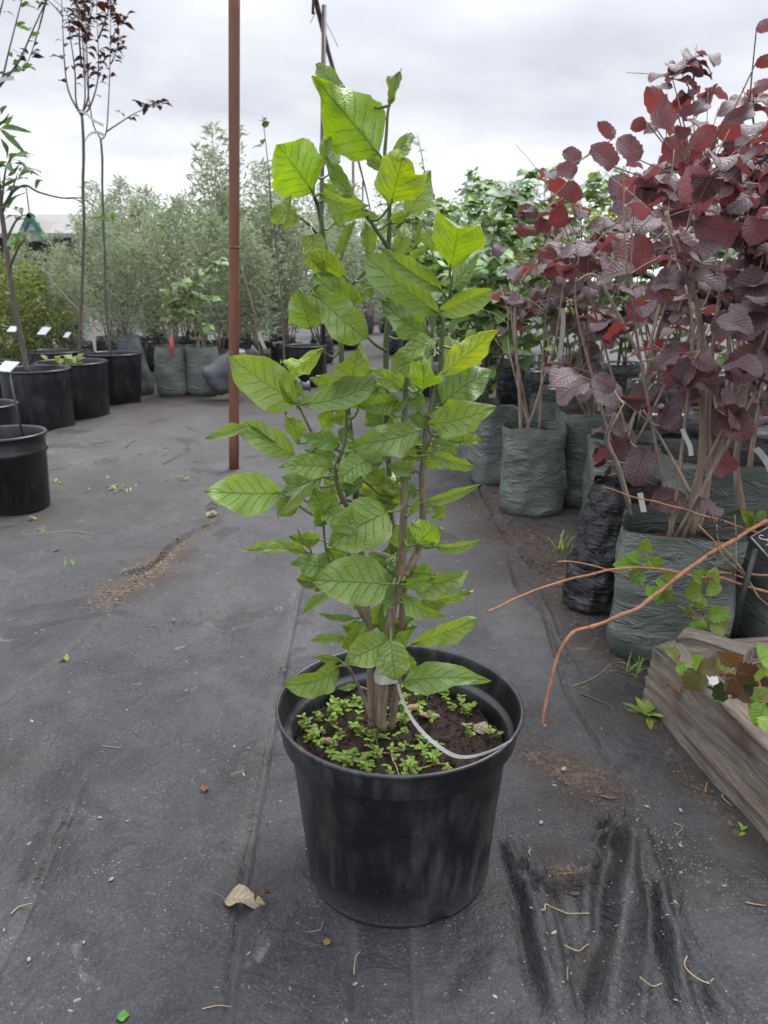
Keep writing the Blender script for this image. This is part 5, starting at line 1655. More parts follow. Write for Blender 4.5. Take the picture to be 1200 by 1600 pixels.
# ------------------------------------------------------------------ grow bags on the right
GB = 'grey-green grow bags on the right'
c_ = G(838, 812); B3 = grow_bag('grow_bag', 'full crinkled grey-green grow bag with two bare forked stems, standing free at the front', (c_.x, c_.y + .11, 0), .225, .325, M['bag_green'], GB, R(-8), .9, seed=11, square=3, crease=1.2, res=1.3)
B3c = Vector((c_.x, c_.y + .11, 0))
c_ = G(775, 764); B4 = grow_bag('grow_bag', 'grey-green grow bag standing behind the free-standing bag, next to the path', (c_.x, c_.y + .11, 0), .2, .32, M['bag_green'], GB, R(12), .92, seed=12, square=2.8)
B4c = Vector((c_.x, c_.y + .11, 0))
c_ = G(912, 800); B5 = grow_bag('grow_bag', 'tall creased grey-green bag right of the free-standing bag', (c_.x + .015, c_.y + .12, 0), .215, .36, M['bag_green'], GB, R(5), .93, seed=13, square=2.8, crease=1.3)
B5c = Vector((c_.x + .015, c_.y + .12, 0))
c_ = G(880, 745); B9 = grow_bag('grow_bag', 'grey-green bag with loose shiny rim behind the tall creased bag', (c_.x, c_.y + .1, 0), .25, .33, M['bag_green'], GB, R(20), .8, seed=14)
B9c = Vector((c_.x, c_.y + .1, 0))
c_ = G(752, 736); B10 = grow_bag('grow_bag', 'narrow grey-green bag peeping out at the path edge of the bag row', (c_.x, c_.y + .1, 0), .17, .3, M['bag_green'], GB, R(5), .9, seed=15)
B10c = Vector((c_.x, c_.y + .1, 0))
c_ = G(975, 850); B6 = grow_bag('grow_bag', 'grey-green bag behind the shiny black bag', (c_.x + .01, c_.y + .12, 0), .23, .33, M['bag_green'], GB, R(-10), .9, seed=16)
B6c = Vector((c_.x + .01, c_.y + .12, 0))
c_ = G(1130, 895); B7 = grow_bag('grow_bag', 'wide grey-green bag with tall empty collar behind the front square bag', (c_.x + .02, c_.y + .14, 0), .36, .33, M['bag_green'], GB, R(-6), .75, seed=17, square=5, crease=.6)
B7c = Vector((c_.x + .02, c_.y + .14, 0))
# near square bag: left bottom corner (957,1035), flat front
c_ = G(957, 1037)
B1c = Vector((c_.x + .150, c_.y + .10, 0))
B1 = grow_bag('grow_bag', 'big square grey-green bag with flat folded front and raised rim behind the timber edging', B1c, .25, .30, M['bag_green'], GB, R(-20), .80, seed=18, square=7, crease=.7, res=1.6, lean=(.02, 0))
c_ = G(1195, 990)
B8c = Vector((B1c.x + .32, B1c.y + .05, 0))
B8 = grow_bag('grow_bag', 'dark grey-green bag in the corner right of the big square bag', B8c, .29, .27, M['bag_green'], GB, R(4), .85, seed=19, square=5, crease=.5)
# leaning black bag
c_ = G(930, 972)
BKc = Vector((c_.x + .02, c_.y + .10, 0))
BK = grow_bag('grow_bag', 'shiny crumpled black film bag leaning against the big square bag', BKc, .165, .33, M['bag_black'], None, R(10), .9, seed=20, square=2.5, crease=2.2, res=1.4, lean=(.20, .08))

# ------------------------------------------------------------------ green leafed shrubs behind
rr = random.Random(31)
GS = 'green leafy shrubs in the row beyond the bags'
spots = [(B10c.x, B10c.y, 1.05, 130), (.42, 4.25, 1.2, 150), (.42, 4.9, 1.32, 150), (.38, 5.7, 1.4, 150), (.34, 6.6, 1.5, 130), (.9, 3.75, 1.2, 170), (.95, 4.5, 1.35, 160), (.9, 5.3, 1.45, 150), (.85, 6.2, 1.6, 140), (1.4, 4.0, 1.25, 150), (1.5, 4.9, 1.4, 140),
         (1.95, 4.3, 1.35, 130), (1.5, 5.8, 1.5, 120), (2.1, 5.3, 1.45, 110), (2.6, 4.8, 1.45, 100), (.3, 7.6, 1.5, 100), (1.0, 7.2, 1.6, 100)]
for i, (x, y, h, n_) in enumerate(spots):
    kinds = [[('green', 3), ('dark', 2)], [('green', 2), ('dark', 3)], [('dark', 3), ('green', 1), ('olive', 1)]][i % 3]
    base = Vector((x, y, 0))
    if i > 0:
        bg_ = link('grow_bag', BAGM); bg_.location = (x, y, -.004); bg_.scale = (1.1, 1.1, 1.2)
        tag(bg_, 'dark grow bag under the green shrubs beyond the front bags', 'grow bag', 'dark bags under the green shrubs')
    base.z = .27
    root = thing('green_shrub', 'green leafy shrub in the row beyond the right-hand bags', 'shrub', base, GS)
    ends = [base + Vector((rr.uniform(-.28, .28), rr.uniform(-.28, .28), (h - .27) * rr.uniform(.72, 1.06))) for _ in range(7)]
    scatter_shrub(root, base, ends, kinds, min(290, int(n_ * 1.95)), .10, rr, M['hazel_stem'] if i % 2 else M['stem_brown'], zmin=.34, droop=.25, r0=.006, spread_pow=.8)
# dark conifer-like mass and tall sprays behind
CV = [foliage_mesh('dark_foliage', 1500, 1.5, .4, .2, .05, .012, 80 + s, 6, 'dark_leaf') for s in range(2)]
for i, (px_, yy, sc_, lb) in enumerate(((690, 9.5, 1.25, 'dark feathery evergreen shrub rising beyond the green row'), (640, 10.5, 1.2, 'dark narrow-leaved shrub beyond the path end'), (730, 10.0, 1.3, 'dark bushy evergreen behind the green sprays'), (790, 9.0, 1.2, 'dark bush behind the purple-leaved shrubs'), (860, 9.5, 1.25, 'dark bush furthest to the back behind the purple leaves'))):
    hedge_plant(at(px_, 500, yy).x, yy, sc_, i, lb, 'dark evergreens beyond the green row', 'evergreen_shrub', CV, 'shrub', bag=False)
# leafy sprays standing above the others
rr = random.Random(44)
for lab, L, Yb, n_, kind, sz in (('tall thin green spray above the far left of the main shrub', [(440, 470), (425, 330), (418, 250), (410, 180)], 4.4, 16, 'dark', .055),
                                 ('thin leafy shoot rising behind the top of the main shrub', [(690, 430), (672, 330), (662, 260), (652, 208)], 5.2, 22, 'dark', .05),
                                 ('light green spray standing against the sky beyond the green row', [(760, 420), (750, 340), (748, 300), (742, 280)], 4.6, 26, 'green', .06),
                                 ('broad light green spray beside the purple shrubs', [(770, 420), (772, 360), (775, 330), (782, 295)], 4.4, 26, 'green', .07)):
    pts = T(L, Yb)
    root = thing('leafy_shoot', lab, 'shoot', (pts[0].x, Yb, 0))
    mb = MB(); sp_ = spline([Vector((pts[0].x, Yb, .0))] + pts, 5); mb.tube(sp_, [lerp(.007, .0015, i / (len(sp_) - 1)) for i in range(len(sp_))], 5); mb.build('stem', M['tree_stem'], root)
    for i in range(n_):
        t = .45 + .55 * rr.random(); q = sp_[min(int(t * (len(sp_) - 1)), len(sp_) - 1)]
        az = rr.uniform(0, 6.28)
        put_leaf(root, rr.choice(LEAVES[kind]), q + Vector((rr.uniform(-.06, .06), rr.uniform(-.06, .06), rr.uniform(-.03, .03))) * (1.3 - t), (math.cos(az), math.sin(az), rr.uniform(-.4, .5)), (rr.uniform(-.4, .4), -.4, 1), sz * rr.uniform(.7, 1.2))

# ------------------------------------------------------------------ purple hazels
rr = random.Random(52)


def hazel(label, c, z0, ends, n, size, red=.3, r0=.008, extra=(), px_stems=(), zmin=.32):
    root = thing('purple_hazel', label, 'shrub', (c.x, c.y, z0))
    base = Vector((c.x, c.y, z0))
    lines = scatter_shrub(root, base, ends, [('hazel', 1 - red * .6), ('hazel_red', red * .6)], int(n * .8), size * .94, rr, M['hazel_stem'], zmin=zmin, droop=.4, r0=r0, spread_pow=.85)
    for L, Ys, rad in px_stems:
        pts = spline([at(x, y, Ys) for x, y in L], 5)
        mb = MB(); mb.tube(pts, [lerp(rad, rad * .4, i / (len(pts) - 1)) for i in range(len(pts))], 7); mb.build('stem', M['hazel_stem'], root)
        lines.append((pts, 1))
    ex_ = []
    for bx, by, tx, ty, wpx, kind, face, roll in extra:
        ex_.append(px_leaf(root, kind, bx, by, tx, ty, wpx, c.y + rr.uniform(-.12, .1), rr.uniform(-.04, .04), roll, face, rr))
    connect(root, ex_, [p for l_ in lines for p in l_[0]], M['hazel_stem'], .0018, .8)
    return root


def fan(c, z, n, spread, h0, h1, dx=0, dy=0):
    return [Vector((c.x + dx + rr.uniform(-spread, spread), c.y + dy + rr.uniform(-spread, spread), rr.uniform(h0, h1))) for _ in range(n)]


Y1 = B1c.y
h1 = hazel('purple-leaved hazel with a thick forked pale trunk growing from the big square bag', B1c, .25, fan(B1c, 0, 6, .26, .95, 1.35, .03, .1), 190, .092, .2, .0042,
           px_stems=[([(1080, 835), (1085, 780), (1096, 720), (1098, 640), (1094, 560), (1090, 480), (1060, 400), (1040, 330)], Y1 + .02, .010), ([(1088, 830), (1100, 790), (1108, 730), (1106, 660), (1112, 560), (1125, 460), (1135, 400)], Y1 + .04, .008),
                     ([(1078, 770), (1060, 735), (1030, 680), (1005, 640)], Y1 - .05, .0045), ([(985, 790), (968, 730), (950, 685), (965, 650), (975, 630)], Y1 - .08, .0035), ([(1000, 560), (960, 480), (930, 430), (900, 440)], Y1 + .3, .005)],
           extra=[(1085, 345, 1160, 362, 55, 'hazel', 1, 30), (1018, 378, 962, 412, 58, 'hazel_red', -1, 10), (1010, 700, 990, 760, 48, 'hazel', 1, 10), (1100, 615, 1036, 655, 34, 'hazel', 1, 40), (1120, 640, 1180, 680, 42, 'hazel', 1, -20), (1108, 700, 1150, 738, 42, 'hazel', 1, 20),
                  (1020, 600, 985, 640, 36, 'hazel', 1, 10), (960, 610, 925, 590, 34, 'hazel', 1, 20), (1030, 665, 1060, 640, 30, 'hazel', 1, 30), (985, 690, 940, 715, 34, 'hazel_red', 1, 0), (950, 720, 930, 700, 30, 'hazel_red', -1, 0), (1160, 500, 1110, 515, 46, 'hazel', 1, 20), (1200, 430, 1150, 470, 60, 'hazel', 1, 10),
                  (1190, 550, 1140, 580, 50, 'hazel', 1, 20), (1010, 470, 985, 500, 40, 'hazel_red', -1, 0), (1085, 560, 1060, 600, 40, 'hazel', 1, 20), (1015, 440, 1050, 470, 40, 'hazel', 1, 10)])
hazel('purple hazel with reddish upper leaves in the wide bag behind the square bag', B7c, .24, fan(B7c, 0, 6, .3, 1.0, 1.5, .05, .15), 220, .095, .24, .0055,
      px_stems=[([(1165, 790), (1175, 700), (1190, 600), (1180, 500), (1160, 420)], B7c.y - .05, .009), ([(1010, 560), (1030, 480), (1050, 400), (1080, 330), (1090, 270)], B7c.y + .1, .006)],
      extra=[(1050, 200, 1010, 135, 34, 'hazel_red', -1, 0), (1025, 200, 1042, 148, 26, 'hazel_red', -1, 10), (1010, 190, 985, 200, 22, 'hazel_red', -1, 0), (1060, 180, 1095, 160, 18, 'hazel', 1, 20), (1055, 205, 1080, 205, 24, 'hazel', 1, 30), (1130, 190, 1180, 165, 26, 'hazel', 1, 10),
             (1120, 210, 1165, 195, 34, 'hazel_red', -1, 10), (1080, 230, 1120, 200, 36, 'hazel_red', -1, 0), (1070, 250, 1040, 215, 40, 'hazel_red', -1, 0), (1130, 280, 1180, 250, 40, 'hazel_red', -1, 10), (1180, 100, 1210, 92, 20, 'hazel_red', -1, 0), (1178, 138, 1210, 128, 20, 'hazel', -1, 0), (1182, 45, 1210, 35, 20, 'hazel', -1, 0),
             (1000, 250, 965, 215, 34, 'hazel', 1, 10), (960, 260, 925, 228, 36, 'hazel', 1, 20), (985, 280, 950, 300, 36, 'hazel', 1, 30), (1060, 300, 1100, 320, 42, 'hazel_red', -1, 10), (1000, 310, 960, 330, 40, 'hazel', 1, 20), (1100, 260, 1060, 250, 42, 'hazel_red', -1, 0), (1180, 300, 1140, 330, 44, 'hazel', 1, 20)])
c6 = B6c + Vector((0, 0, 0))
hazel('purple hazel rising behind the shiny black bag', B6c, .26, fan(B6c, 0, 5, .25, .9, 1.3, .05, .1), 150, .085, .26, .005,
      extra=[(960, 215, 935, 190, 20, 'hazel_red', -1, 0), (905, 255, 880, 235, 28, 'hazel', 1, 20), (900, 270, 870, 262, 26, 'hazel', 1, 10), (905, 290, 880, 310, 36, 'hazel_red', -1, 0), (885, 345, 860, 330, 36, 'hazel_red', -1, 0), (920, 240, 950, 225, 20, 'hazel', 1, 20)])
hazel('sparse hazel on two bare forked stems in the free-standing crinkled bag', B3c, .28, fan(B3c, 0, 3, .2, .8, 1.12, .02, .2), 34, .08, .4, .0045, zmin=.6,
      px_stems=[([(814, 688), (812, 620), (806, 540), (805, 480), (815, 440)], B3c.y, .0075), ([(816, 688), (835, 640), (850, 590), (866, 540), (876, 480), (880, 440)], B3c.y + .02, .0065)],
      extra=[(845, 360, 800, 355, 20, 'hazel_red', -1, 20), (840, 340, 810, 325, 22, 'hazel', 1, 20), (870, 395, 840, 405, 26, 'hazel_red', -1, 0), (860, 360, 835, 345, 22, 'hazel_red', -1, 0), (850, 430, 890, 410, 26, 'hazel_red', 1, 10), (900, 400, 930, 420, 30, 'hazel', 1, 10)])
hazel('purple hazel with several thin stems in the tall creased bag', B5c, .3, fan(B5c, 0, 5, .22, .9, 1.25, .0, .1), 84, .085, .28, .0045,
      px_stems=[([(930, 670), (925, 600), (915, 540), (900, 480), (905, 420)], B5c.y, .006)],
      extra=[(935, 540, 905, 555, 26, 'hazel', 1, 10), (940, 575, 910, 590, 30, 'hazel', 1, 10), (935, 605, 905, 610, 26, 'hazel', 1, 20), (885, 455, 850, 460, 22, 'hazel', 1, 30)])
hazel('purple hazel in the bag with the loose shiny rim, half hidden by others', B9c, .26, fan(B9c, 0, 5, .25, 1.0, 1.35, .1, .1), 48, .085, .28, .0045)
hazel('purple hazel in the dark corner bag beside the label stake', B8c, .22, fan(B8c, 0, 5, .25, .9, 1.45, .08, .1), 200, .095, .2, .0055, px_stems=[([(1160, 800), (1150, 720), (1165, 640), (1175, 560)], B8c.y + .12, .010)])
for i, (x, y, h, lb) in enumerate(((1.35, 2.6, 1.55, 'tall dark purple hazel behind the wide bag'), (1.15, 3.0, 1.5, 'purple hazel standing deep in the middle of the purple bed'), (1.6, 3.2, 1.6, 'purple hazel at the rear edge of the purple bed'), (1.3, 2.15, 1.5, 'dense purple hazel beside the wide bag'))):
    c_ = Vector((x, y, 0))
    bg_ = link('grow_bag', BAGM); bg_.location = (x, y, -.004); bg_.scale = (1.15, 1.15, 1.2)
    tag(bg_, 'dark grow bag hidden among the purple hazel stems', 'grow bag', 'dark bags among the purple hazels')
    hazel(lb, c_, .27, fan(c_, 0, 6, .34, h * .6, h), 270, .095, .2, .005)

# tags tied on the hazels
for lab, L, Yt, wd, dr in (('white ribbon tied to the thick hazel trunk above the square bag', [(1066, 670), (1071, 682), (1078, 697), (1080, 712)], Y1 - .06, .010, (1, 0, .2)),
                           ('white tag looped round the right-hand hazel stem', [(1180, 700), (1190, 710), (1200, 725), (1206, 740)], B8c.y + .05, .016, (1, 0, .4)),
                           ('long white strip hanging from a bare stem of the sparse hazel', [(878, 482), (880, 500), (878, 530), (874, 560)], B3c.y - .02, .016, (1, 0, .1)),
                           ('narrow white tag hanging above the soil of the square bag', [(1000, 770), (1003, 785), (1006, 800)], Y1 - .08, .012, (1, 0, .1)),
                           ('white tag dangling in front of the hedge beyond the rusty post', [(405, 520), (409, 533), (414, 545)], 5.9, .028, (1, 0, .1)),
                           ('short white tag on a stem low in the purple bed', [(936, 625), (938, 634), (936, 642)], B5c.y, .02, (1, 0, .1))):
    mb = MB(); ribbon(mb, T(L, Yt), wd, dr); tag(mb.build('white_tag', M['white_tape'], loc=at(*L[0], Yt)), lab, 'tag')
# bare whip in front of the hedge with the tag
stalk('pale bare whip arching in front of the hedge beyond the rusty post', [at(x, y, 5.95) for x, y in ((378, 420), (388, 455), (398, 490), (403, 530), (407, 560), (410, 600))], .008, M['hazel_stem'], cat='twig', name='bare_whip')
stalk('pale bare whip slanting across the left bushes', [at(x, y, 6.0) for x, y in ((66, 420), (100, 460), (130, 492), (158, 520), (172, 545))], .007, M['hazel_stem'], cat='twig', name='bare_whip')
# curled dead leaves on the black bag
t_ = thing('withered_shoot', 'withered brown shoot with a grey stalk leaning on the shiny black bag', 'dead plant', at(986, 800, Y1 - .1))
mb = MB(); pp_ = spline([at(x, y, Y1 - .1) for x, y in ((986, 806), (976, 770), (960, 720), (946, 688), (962, 645))], 5); mb.tube(pp_, [lerp(.0045, .003, i / (len(pp_) - 1)) for i in range(len(pp_))], 6); mb.build('stalk', M['tree_stem'], t_)
for L in ((946, 700, 925, 690, 18), (948, 715, 928, 730, 20), (955, 725, 945, 745, 18), (940, 695, 930, 712, 16)):
    px_leaf(t_, 'bronze', *L, Y1 - .1, 0.02, rr.uniform(-40, 40))

# ------------------------------------------------------------------ timber edging with brambles
E0, E1 = G(1003, 1092), G(1200, 1318)
u_ = (E1 - E0).normalized()
nrm_ = Vector((-u_.y, u_.x, 0))
if nrm_.x < 0: nrm_ = -nrm_
edging = thing('timber_planter', 'weathered grey timber bed edging overgrown with brambles', 'planter', E0)


def beam(p0, dirv, inward, L_, h, th, z0=0.0, seed=0, name='plank', lean=0.0):
    mb = MB()
    n1 = int(L_ / .009) + 2
    P, UV = [], []
    prof_ = []
    per = [(0, x) for x in np.linspace(0, .96, 26)] + [(x, 1) for x in np.linspace(.03, .97, 9)] + [(1, x) for x in (.96, .7, .35, 0)] + [(.6, 0), (.3, 0), (0, 0)]
    n2 = len(per)
    for i in range(n1):
        s = L_ * i / (n1 - 1)
        row = []
        for j, (a, b_) in enumerate(per):
            q = Vector((s * 6, a * 9 + seed, b_ * 14))
            gq = b_ if a in (0, 1) else a * .4 + 3
            dz = .006 * noise.noise(Vector((s * 5, gq * 9, seed))) + .0045 * noise.noise(Vector((s * 7, gq * 34, seed + 3))) + .002 * noise.noise(Vector((s * 30, gq * 60, seed + 6)))
            dz -= .006 * max(0, .25 - abs(noise.noise(Vector((s * 2.2, gq * 13, seed + 8))))) * 4 * max(0, noise.noise(Vector((s * 4, gq * 5, seed + 1))))
            wear = -.012 * max(0, noise.noise(Vector((s * 9, seed, 5)))) * (b_ > .9) - .014 * (max(0, 1 - s / .03)) * (b_ > .9) * (1 - a)
            endj = (.012 * noise.noise(Vector((a * 8, b_ * 22, seed))) if i == 0 else 0)
            row.append(p0 + dirv * (s + endj) + inward * (a * th + lean * b_ * h + (dz if a < .5 else -dz)) + Vector((0, 0, z0 + b_ * h + wear + (dz * .5 if b_ > .9 else 0))))
        P.append(row)
    mb.grid(P, n1, n2)
    mb.uv = [[(u2 * L_ * 2.2, v2 * (h * 2 + th * 2) * 2.2) for u2, v2 in f] for f in mb.uv]
    for i in (0, n1 - 1):
        b_ = len(mb.v)
        mb.add(P[i][:-1], [tuple(range(n2 - 1)) if i else tuple(reversed(range(n2 - 1)))], [[(a * .3, c2 * .05) for a, c2 in per[:-1]]])
    return mb.build(name, M['timber'], edging)


beam(E0, u_, nrm_, .75, .142, .052, -.01, 1, lean=.10)
EC = E0 + nrm_ * .06 + Vector((0, 0, 0))
beam(E0 + u_ * .03 + nrm_ * .055, nrm_, u_, .62, .15, .045, -.01, 5, name='back_plank')
beam(E0 + u_ * .012 + nrm_ * .052, (u_ * .55 + nrm_ * .4).normalized(), (nrm_ * .55 - u_ * .4).normalized(), .13, .162, .05, -.01, 9, name='corner_post')
mb = MB()
P = []
for i in range(24):
    P.append([])
    for j in range(18):
        p = E0 + u_ * (.075 + .7 * i / 23) + nrm_ * (.06 + .6 * j / 17)
        P[-1].append((p.x, p.y, .085 + .02 * noise.noise(Vector((p.x * 9, p.y * 9, 2))) + .008 * noise.noise(Vector((p.x * 40, p.y * 40, 2)))))
mb.grid(P, 24, 18); mb.build('soil', M['soil'], edging)

rr = random.Random(77)
br = thing('bramble', 'sprawling bramble with orange-brown arching canes and small toothed leaves on the timber edging', 'bramble', E0 + u_ * .15 + nrm_ * .12 + Vector((0, 0, .09)))
YB = E0.y
CANES = [([(1196, 812), (1150, 842), (1080, 885), (1030, 925), (995, 950), (960, 965), (920, 980), (895, 992), (872, 1025), (858, 1080), (849, 1130), (850, 1165)], [.10, .06, .02, -.02, -.04, -.06, -.06, -.06, -.07, -.09, -.11, -.12], .0042),
         ([(1230, 935), (1200, 925), (1130, 905), (1080, 898), (1030, 889), (975, 888), (920, 898), (870, 910), (810, 933), (760, 957)], [.05, .05, .03, .02, 0, 0, -.02, -.03, -.05, -.08], .0030),
         ([(1020, 920), (985, 905), (945, 888), (905, 880), (870, 878)], [.05, .04, .03, .02, 0], .0020),
         ([(1195, 837), (1150, 822), (1080, 800), (1020, 783), (960, 768), (942, 763)], [.12, .12, .12, .12, .12, .12], .0020),
         ([(1210, 955), (1185, 930), (1170, 905), (1155, 885), (1120, 850), (1090, 818)], [.06, .05, .04, .03, .02, .03], .0018),
         ([(1170, 905), (1130, 895), (1100, 895)], [.05, .05, .05], .0022), ([(1110, 1010), (1100, 960), (1092, 930)], [.1, .1, .08], .0022), ([(1110, 1000), (1075, 960), (1060, 950)], [.05, .02, 0], .002), ([(1215, 900), (1160, 897)], [.1, .05], .003)]
cane_pts = []


def face_dy(x, y, out=.02):
    dr_ = ray(x, y)
    return dr_.y * (nrm_.dot(E0 - nrm_ * out - CAMV) / nrm_.dot(dr_)) - YB


for L in ([(1215, 1062), (1175, 1056), (1135, 1052), (1095, 1045), (1060, 1034), (1048, 1022)], [(1150, 1053), (1152, 1075), (1140, 1090)], [(1185, 1057), (1192, 1085), (1198, 1120)], [(1215, 1040), (1190, 1036), (1165, 1040)]):
    CANES.append((L, [face_dy(x, y, .012) for x, y in L], .0016))
for L, dy, rad in CANES:
    pts = spline([at(x, y, YB + d_) for (x, y), d_ in zip(L, dy)], 6)
    if len(L) == 12:
        e_ = pts[-1]; pts[-1] = Vector((e_.x, e_.y, gz(e_.x, e_.y) + .002))
    pts = [p + Vector((noise.noise(p * 18), noise.noise(p * 18 + Vector((3, 3, 3))), noise.noise(p * 18 + Vector((7, 1, 3))))) * .004 for p in pts]
    mb = MB(); mb.tube(pts, [lerp(rad, rad * .65, i / (len(pts) - 1)) * (1.25 if i % 7 == 0 else 1) for i in range(len(pts))], 7); mb.build('cane', M['cane'], br); cane_pts += pts
GRN = [(.2, .34, .04, 1), (.16, .3, .05, 1), (.25, .36, .06, 1), (.28, .35, .1, 1)]
OLV = [(.13, .13, .035, 1), (.17, .15, .05, 1)]
RED = [(.11, .045, .03, 1), (.13, .06, .04, 1)]
BL = [(1008, 862, 1012, 842, 22, 0), (1000, 880, 958, 883, 20, 0), (1000, 878, 980, 866, 20, 0), (1030, 885, 1010, 870, 26, 0), (1005, 893, 985, 910, 24, 0), (1030, 900, 1048, 922, 24, 0), (1035, 895, 1064, 900, 18, 0), (1020, 915, 1022, 938, 22, 0), (1040, 920, 1048, 942, 18, 0), (1035, 930, 1025, 945, 18, 0),
      (1100, 905, 1082, 895, 24, 0), (1105, 915, 1128, 922, 26, 0), (1095, 920, 1070, 930, 30, 0), (1098, 930, 1085, 948, 26, 0), (1112, 905, 1120, 888, 22, 0), (1105, 960, 1142, 958, 24, 0), (1108, 970, 1140, 985, 28, 0), (1092, 965, 1088, 990, 22, 0), (1085, 960, 1075, 945, 14, 0), (1120, 985, 1130, 1022, 24, 0),
      (1060, 1030, 1040, 1012, 20, 0), (1068, 1035, 1072, 1062, 24, 0), (1085, 1040, 1098, 1028, 22, 0), (1090, 1045, 1130, 1040, 26, 1), (1100, 1050, 1070, 1075, 36, 1), (1120, 1040, 1150, 1035, 24, 0), (1160, 1035, 1120, 1018, 26, 2), (1140, 1060, 1180, 1080, 44, 2), (1150, 1050, 1190, 1055, 40, 2), (1135, 1060, 1160, 1085, 36, 2),
      (1185, 1030, 1210, 1025, 40, 0), (1190, 1040, 1195, 1060, 34, 0), (1195, 1095, 1170, 1105, 30, 0), (1195, 1100, 1180, 1135, 34, 0), (1200, 1075, 1188, 1095, 30, 0), (1205, 1120, 1200, 1145, 30, 0), (1125, 1065, 1128, 1098, 22, 3), (1160, 1075, 1185, 1072, 16, 3), (1155, 1090, 1180, 1092, 14, 2), (1165, 815, 1175, 798, 18, 0), (1172, 822, 1160, 796, 16, 0), (1185, 812, 1197, 798, 14, 0)]
for bx, by, tx, ty, wpx, kc in BL:
    dd = .12 if by < 850 else .04
    if by > 1000 or (tx > 1150 and by > 960):
        dr_ = ray((bx + tx) / 2, (by + ty) / 2)
        dd = dr_.y * (nrm_.dot(E0 - nrm_ * .02 - CAMV) / nrm_.dot(dr_)) - YB
    o = px_leaf(br, 'bramble', bx, by, tx, ty, wpx * 1.3, YB + dd + rr.uniform(-.02, .005), rr.uniform(-.025, .01), rr.uniform(-35, 35), 1, rr)
    o.color = rr.choice([GRN, OLV, RED, [(.03, .07, .03, 1)]][kc])
    connect(br, [o], cane_pts, M['cane'], .0009, .085)
# dried flower head
t_ = thing('dry_flower_head', 'dead dark umbel of tiny seed clusters on thin pale stalks beside the bramble canes', 'dead plant', at(1185, 930, YB + .04))
mb = MB()
for L in ([(1185, 935), (1160, 890), (1125, 850), (1120, 820)], [(1150, 890), (1150, 840), (1148, 805)], [(1160, 895), (1135, 875), (1118, 850)]):
    mb.tube(spline([at(x, y, YB + .03) for x, y in L], 4), .0012, 4)
mb.build('stalk', M['straw'], t_)
mb = MB()
for _ in range(46):
    x, y = rr.choice([(1125, 832, 14, 5), (1142, 835, 10, 5), (1160, 895, 8, 8), (1115, 870, 8, 5), (1120, 812, 5, 3)])[:2]
    p = at(x + rr.gauss(0, 8), y + rr.gauss(0, 4), YB + .03 + rr.uniform(-.01, .01))
    mb.tube([p, p + Vector((.001, .001, .003)), p + Vector((.0, .002, .006))], [.0014, .0022, .0008], 5)
mb.build('seed_cluster', simple('dark_seed', (.03, .022, .018), (.06, .045, .035), 60, .8), t_)

# black slate label with white handwriting, on a black stake
LY = YB + .02
sl = thing('slate_label', 'black slate label with white handwriting on a black stake in the timber bed', 'plant label', at(1140, 1015, LY))
mb = MB(); mb.tube([at(1140, 1015, LY), at(1158, 940, LY), at(1180, 858, LY + .01)], .0055, 8); mb.build('stake', M['stake'], sl)
qx = (at(1215, 885, LY) - at(1173, 838, LY)).normalized()
qy0 = (at(1215, 812, LY - .02) - at(1173, 838, LY)).normalized()
nn_ = qx.cross(qy0).normalized(); qy = nn_.cross(qx)
if qy.dot(qy0) < 0: qy = -qy
if nn_.dot(CAMV - at(1190, 840, LY)) < 0: nn_ = -nn_
O_ = at(1173, 838, LY) - nn_ * .001
mb = MB()
w_, h_ = .105, .062
vs = [O_, O_ + qx * w_, O_ + qx * w_ + qy * h_, O_ + qy * h_]
mb.add(vs + [v + nn_ * .003 for v in vs], [(0, 3, 2, 1), (4, 5, 6, 7), (0, 1, 5, 4), (1, 2, 6, 5), (2, 3, 7, 6), (3, 0, 4, 7)])
mb.build('slate', simple('slate_black', (.05, .055, .06), (.09, .095, .1), 60, .5), sl, smooth=False)
mb = MB()
rim = [v + nn_ * .0035 for v in (vs[0], vs[1])]
mb.tube(rim, .0016, 5); mb.tube([vs[0] + nn_ * .0035, vs[3] + nn_ * .0035], .0012, 5)
mb.build('edge_wear', simple('chipped_grey_edge', (.4, .4, .4), (.25, .25, .26), 200, .8), sl)
mb = MB()
S = lambda a, b_: O_ + qx * (w_ * a) + qy * (h_ * b_) + nn_ * .0036
for strokes in ([(.10, .30), (.06, .24), (.09, .18), (.16, .22), (.22, .34), (.27, .46), (.29, .34), (.31, .16)], [(.21, .30), (.27, .30), (.33, .31)], [(.40, .42), (.36, .34), (.38, .2), (.43, .16), (.47, .24), (.44, .31), (.38, .28)], [(.52, .17), (.53, .34), (.57, .28), (.6, .34), (.63, .17)],
                [(.68, .3), (.66, .2), (.71, .17), (.74, .26), (.70, .32), (.68, .3)], [(.78, .34), (.79, .18), (.84, .2), (.86, .33), (.87, .17)], [(.1, .6), (.16, .72), (.2, .6), (.26, .72), (.3, .62)], [(.36, .62), (.42, .72), (.46, .62), (.52, .7), (.6, .64)]):
    mb.tube(spline([S(a, b_) for a, b_ in strokes], 5), .00085, 5)
mb.build('handwriting', simple('white_marker', (.8, .8, .78), (.75, .75, .74), 50, .6), sl)
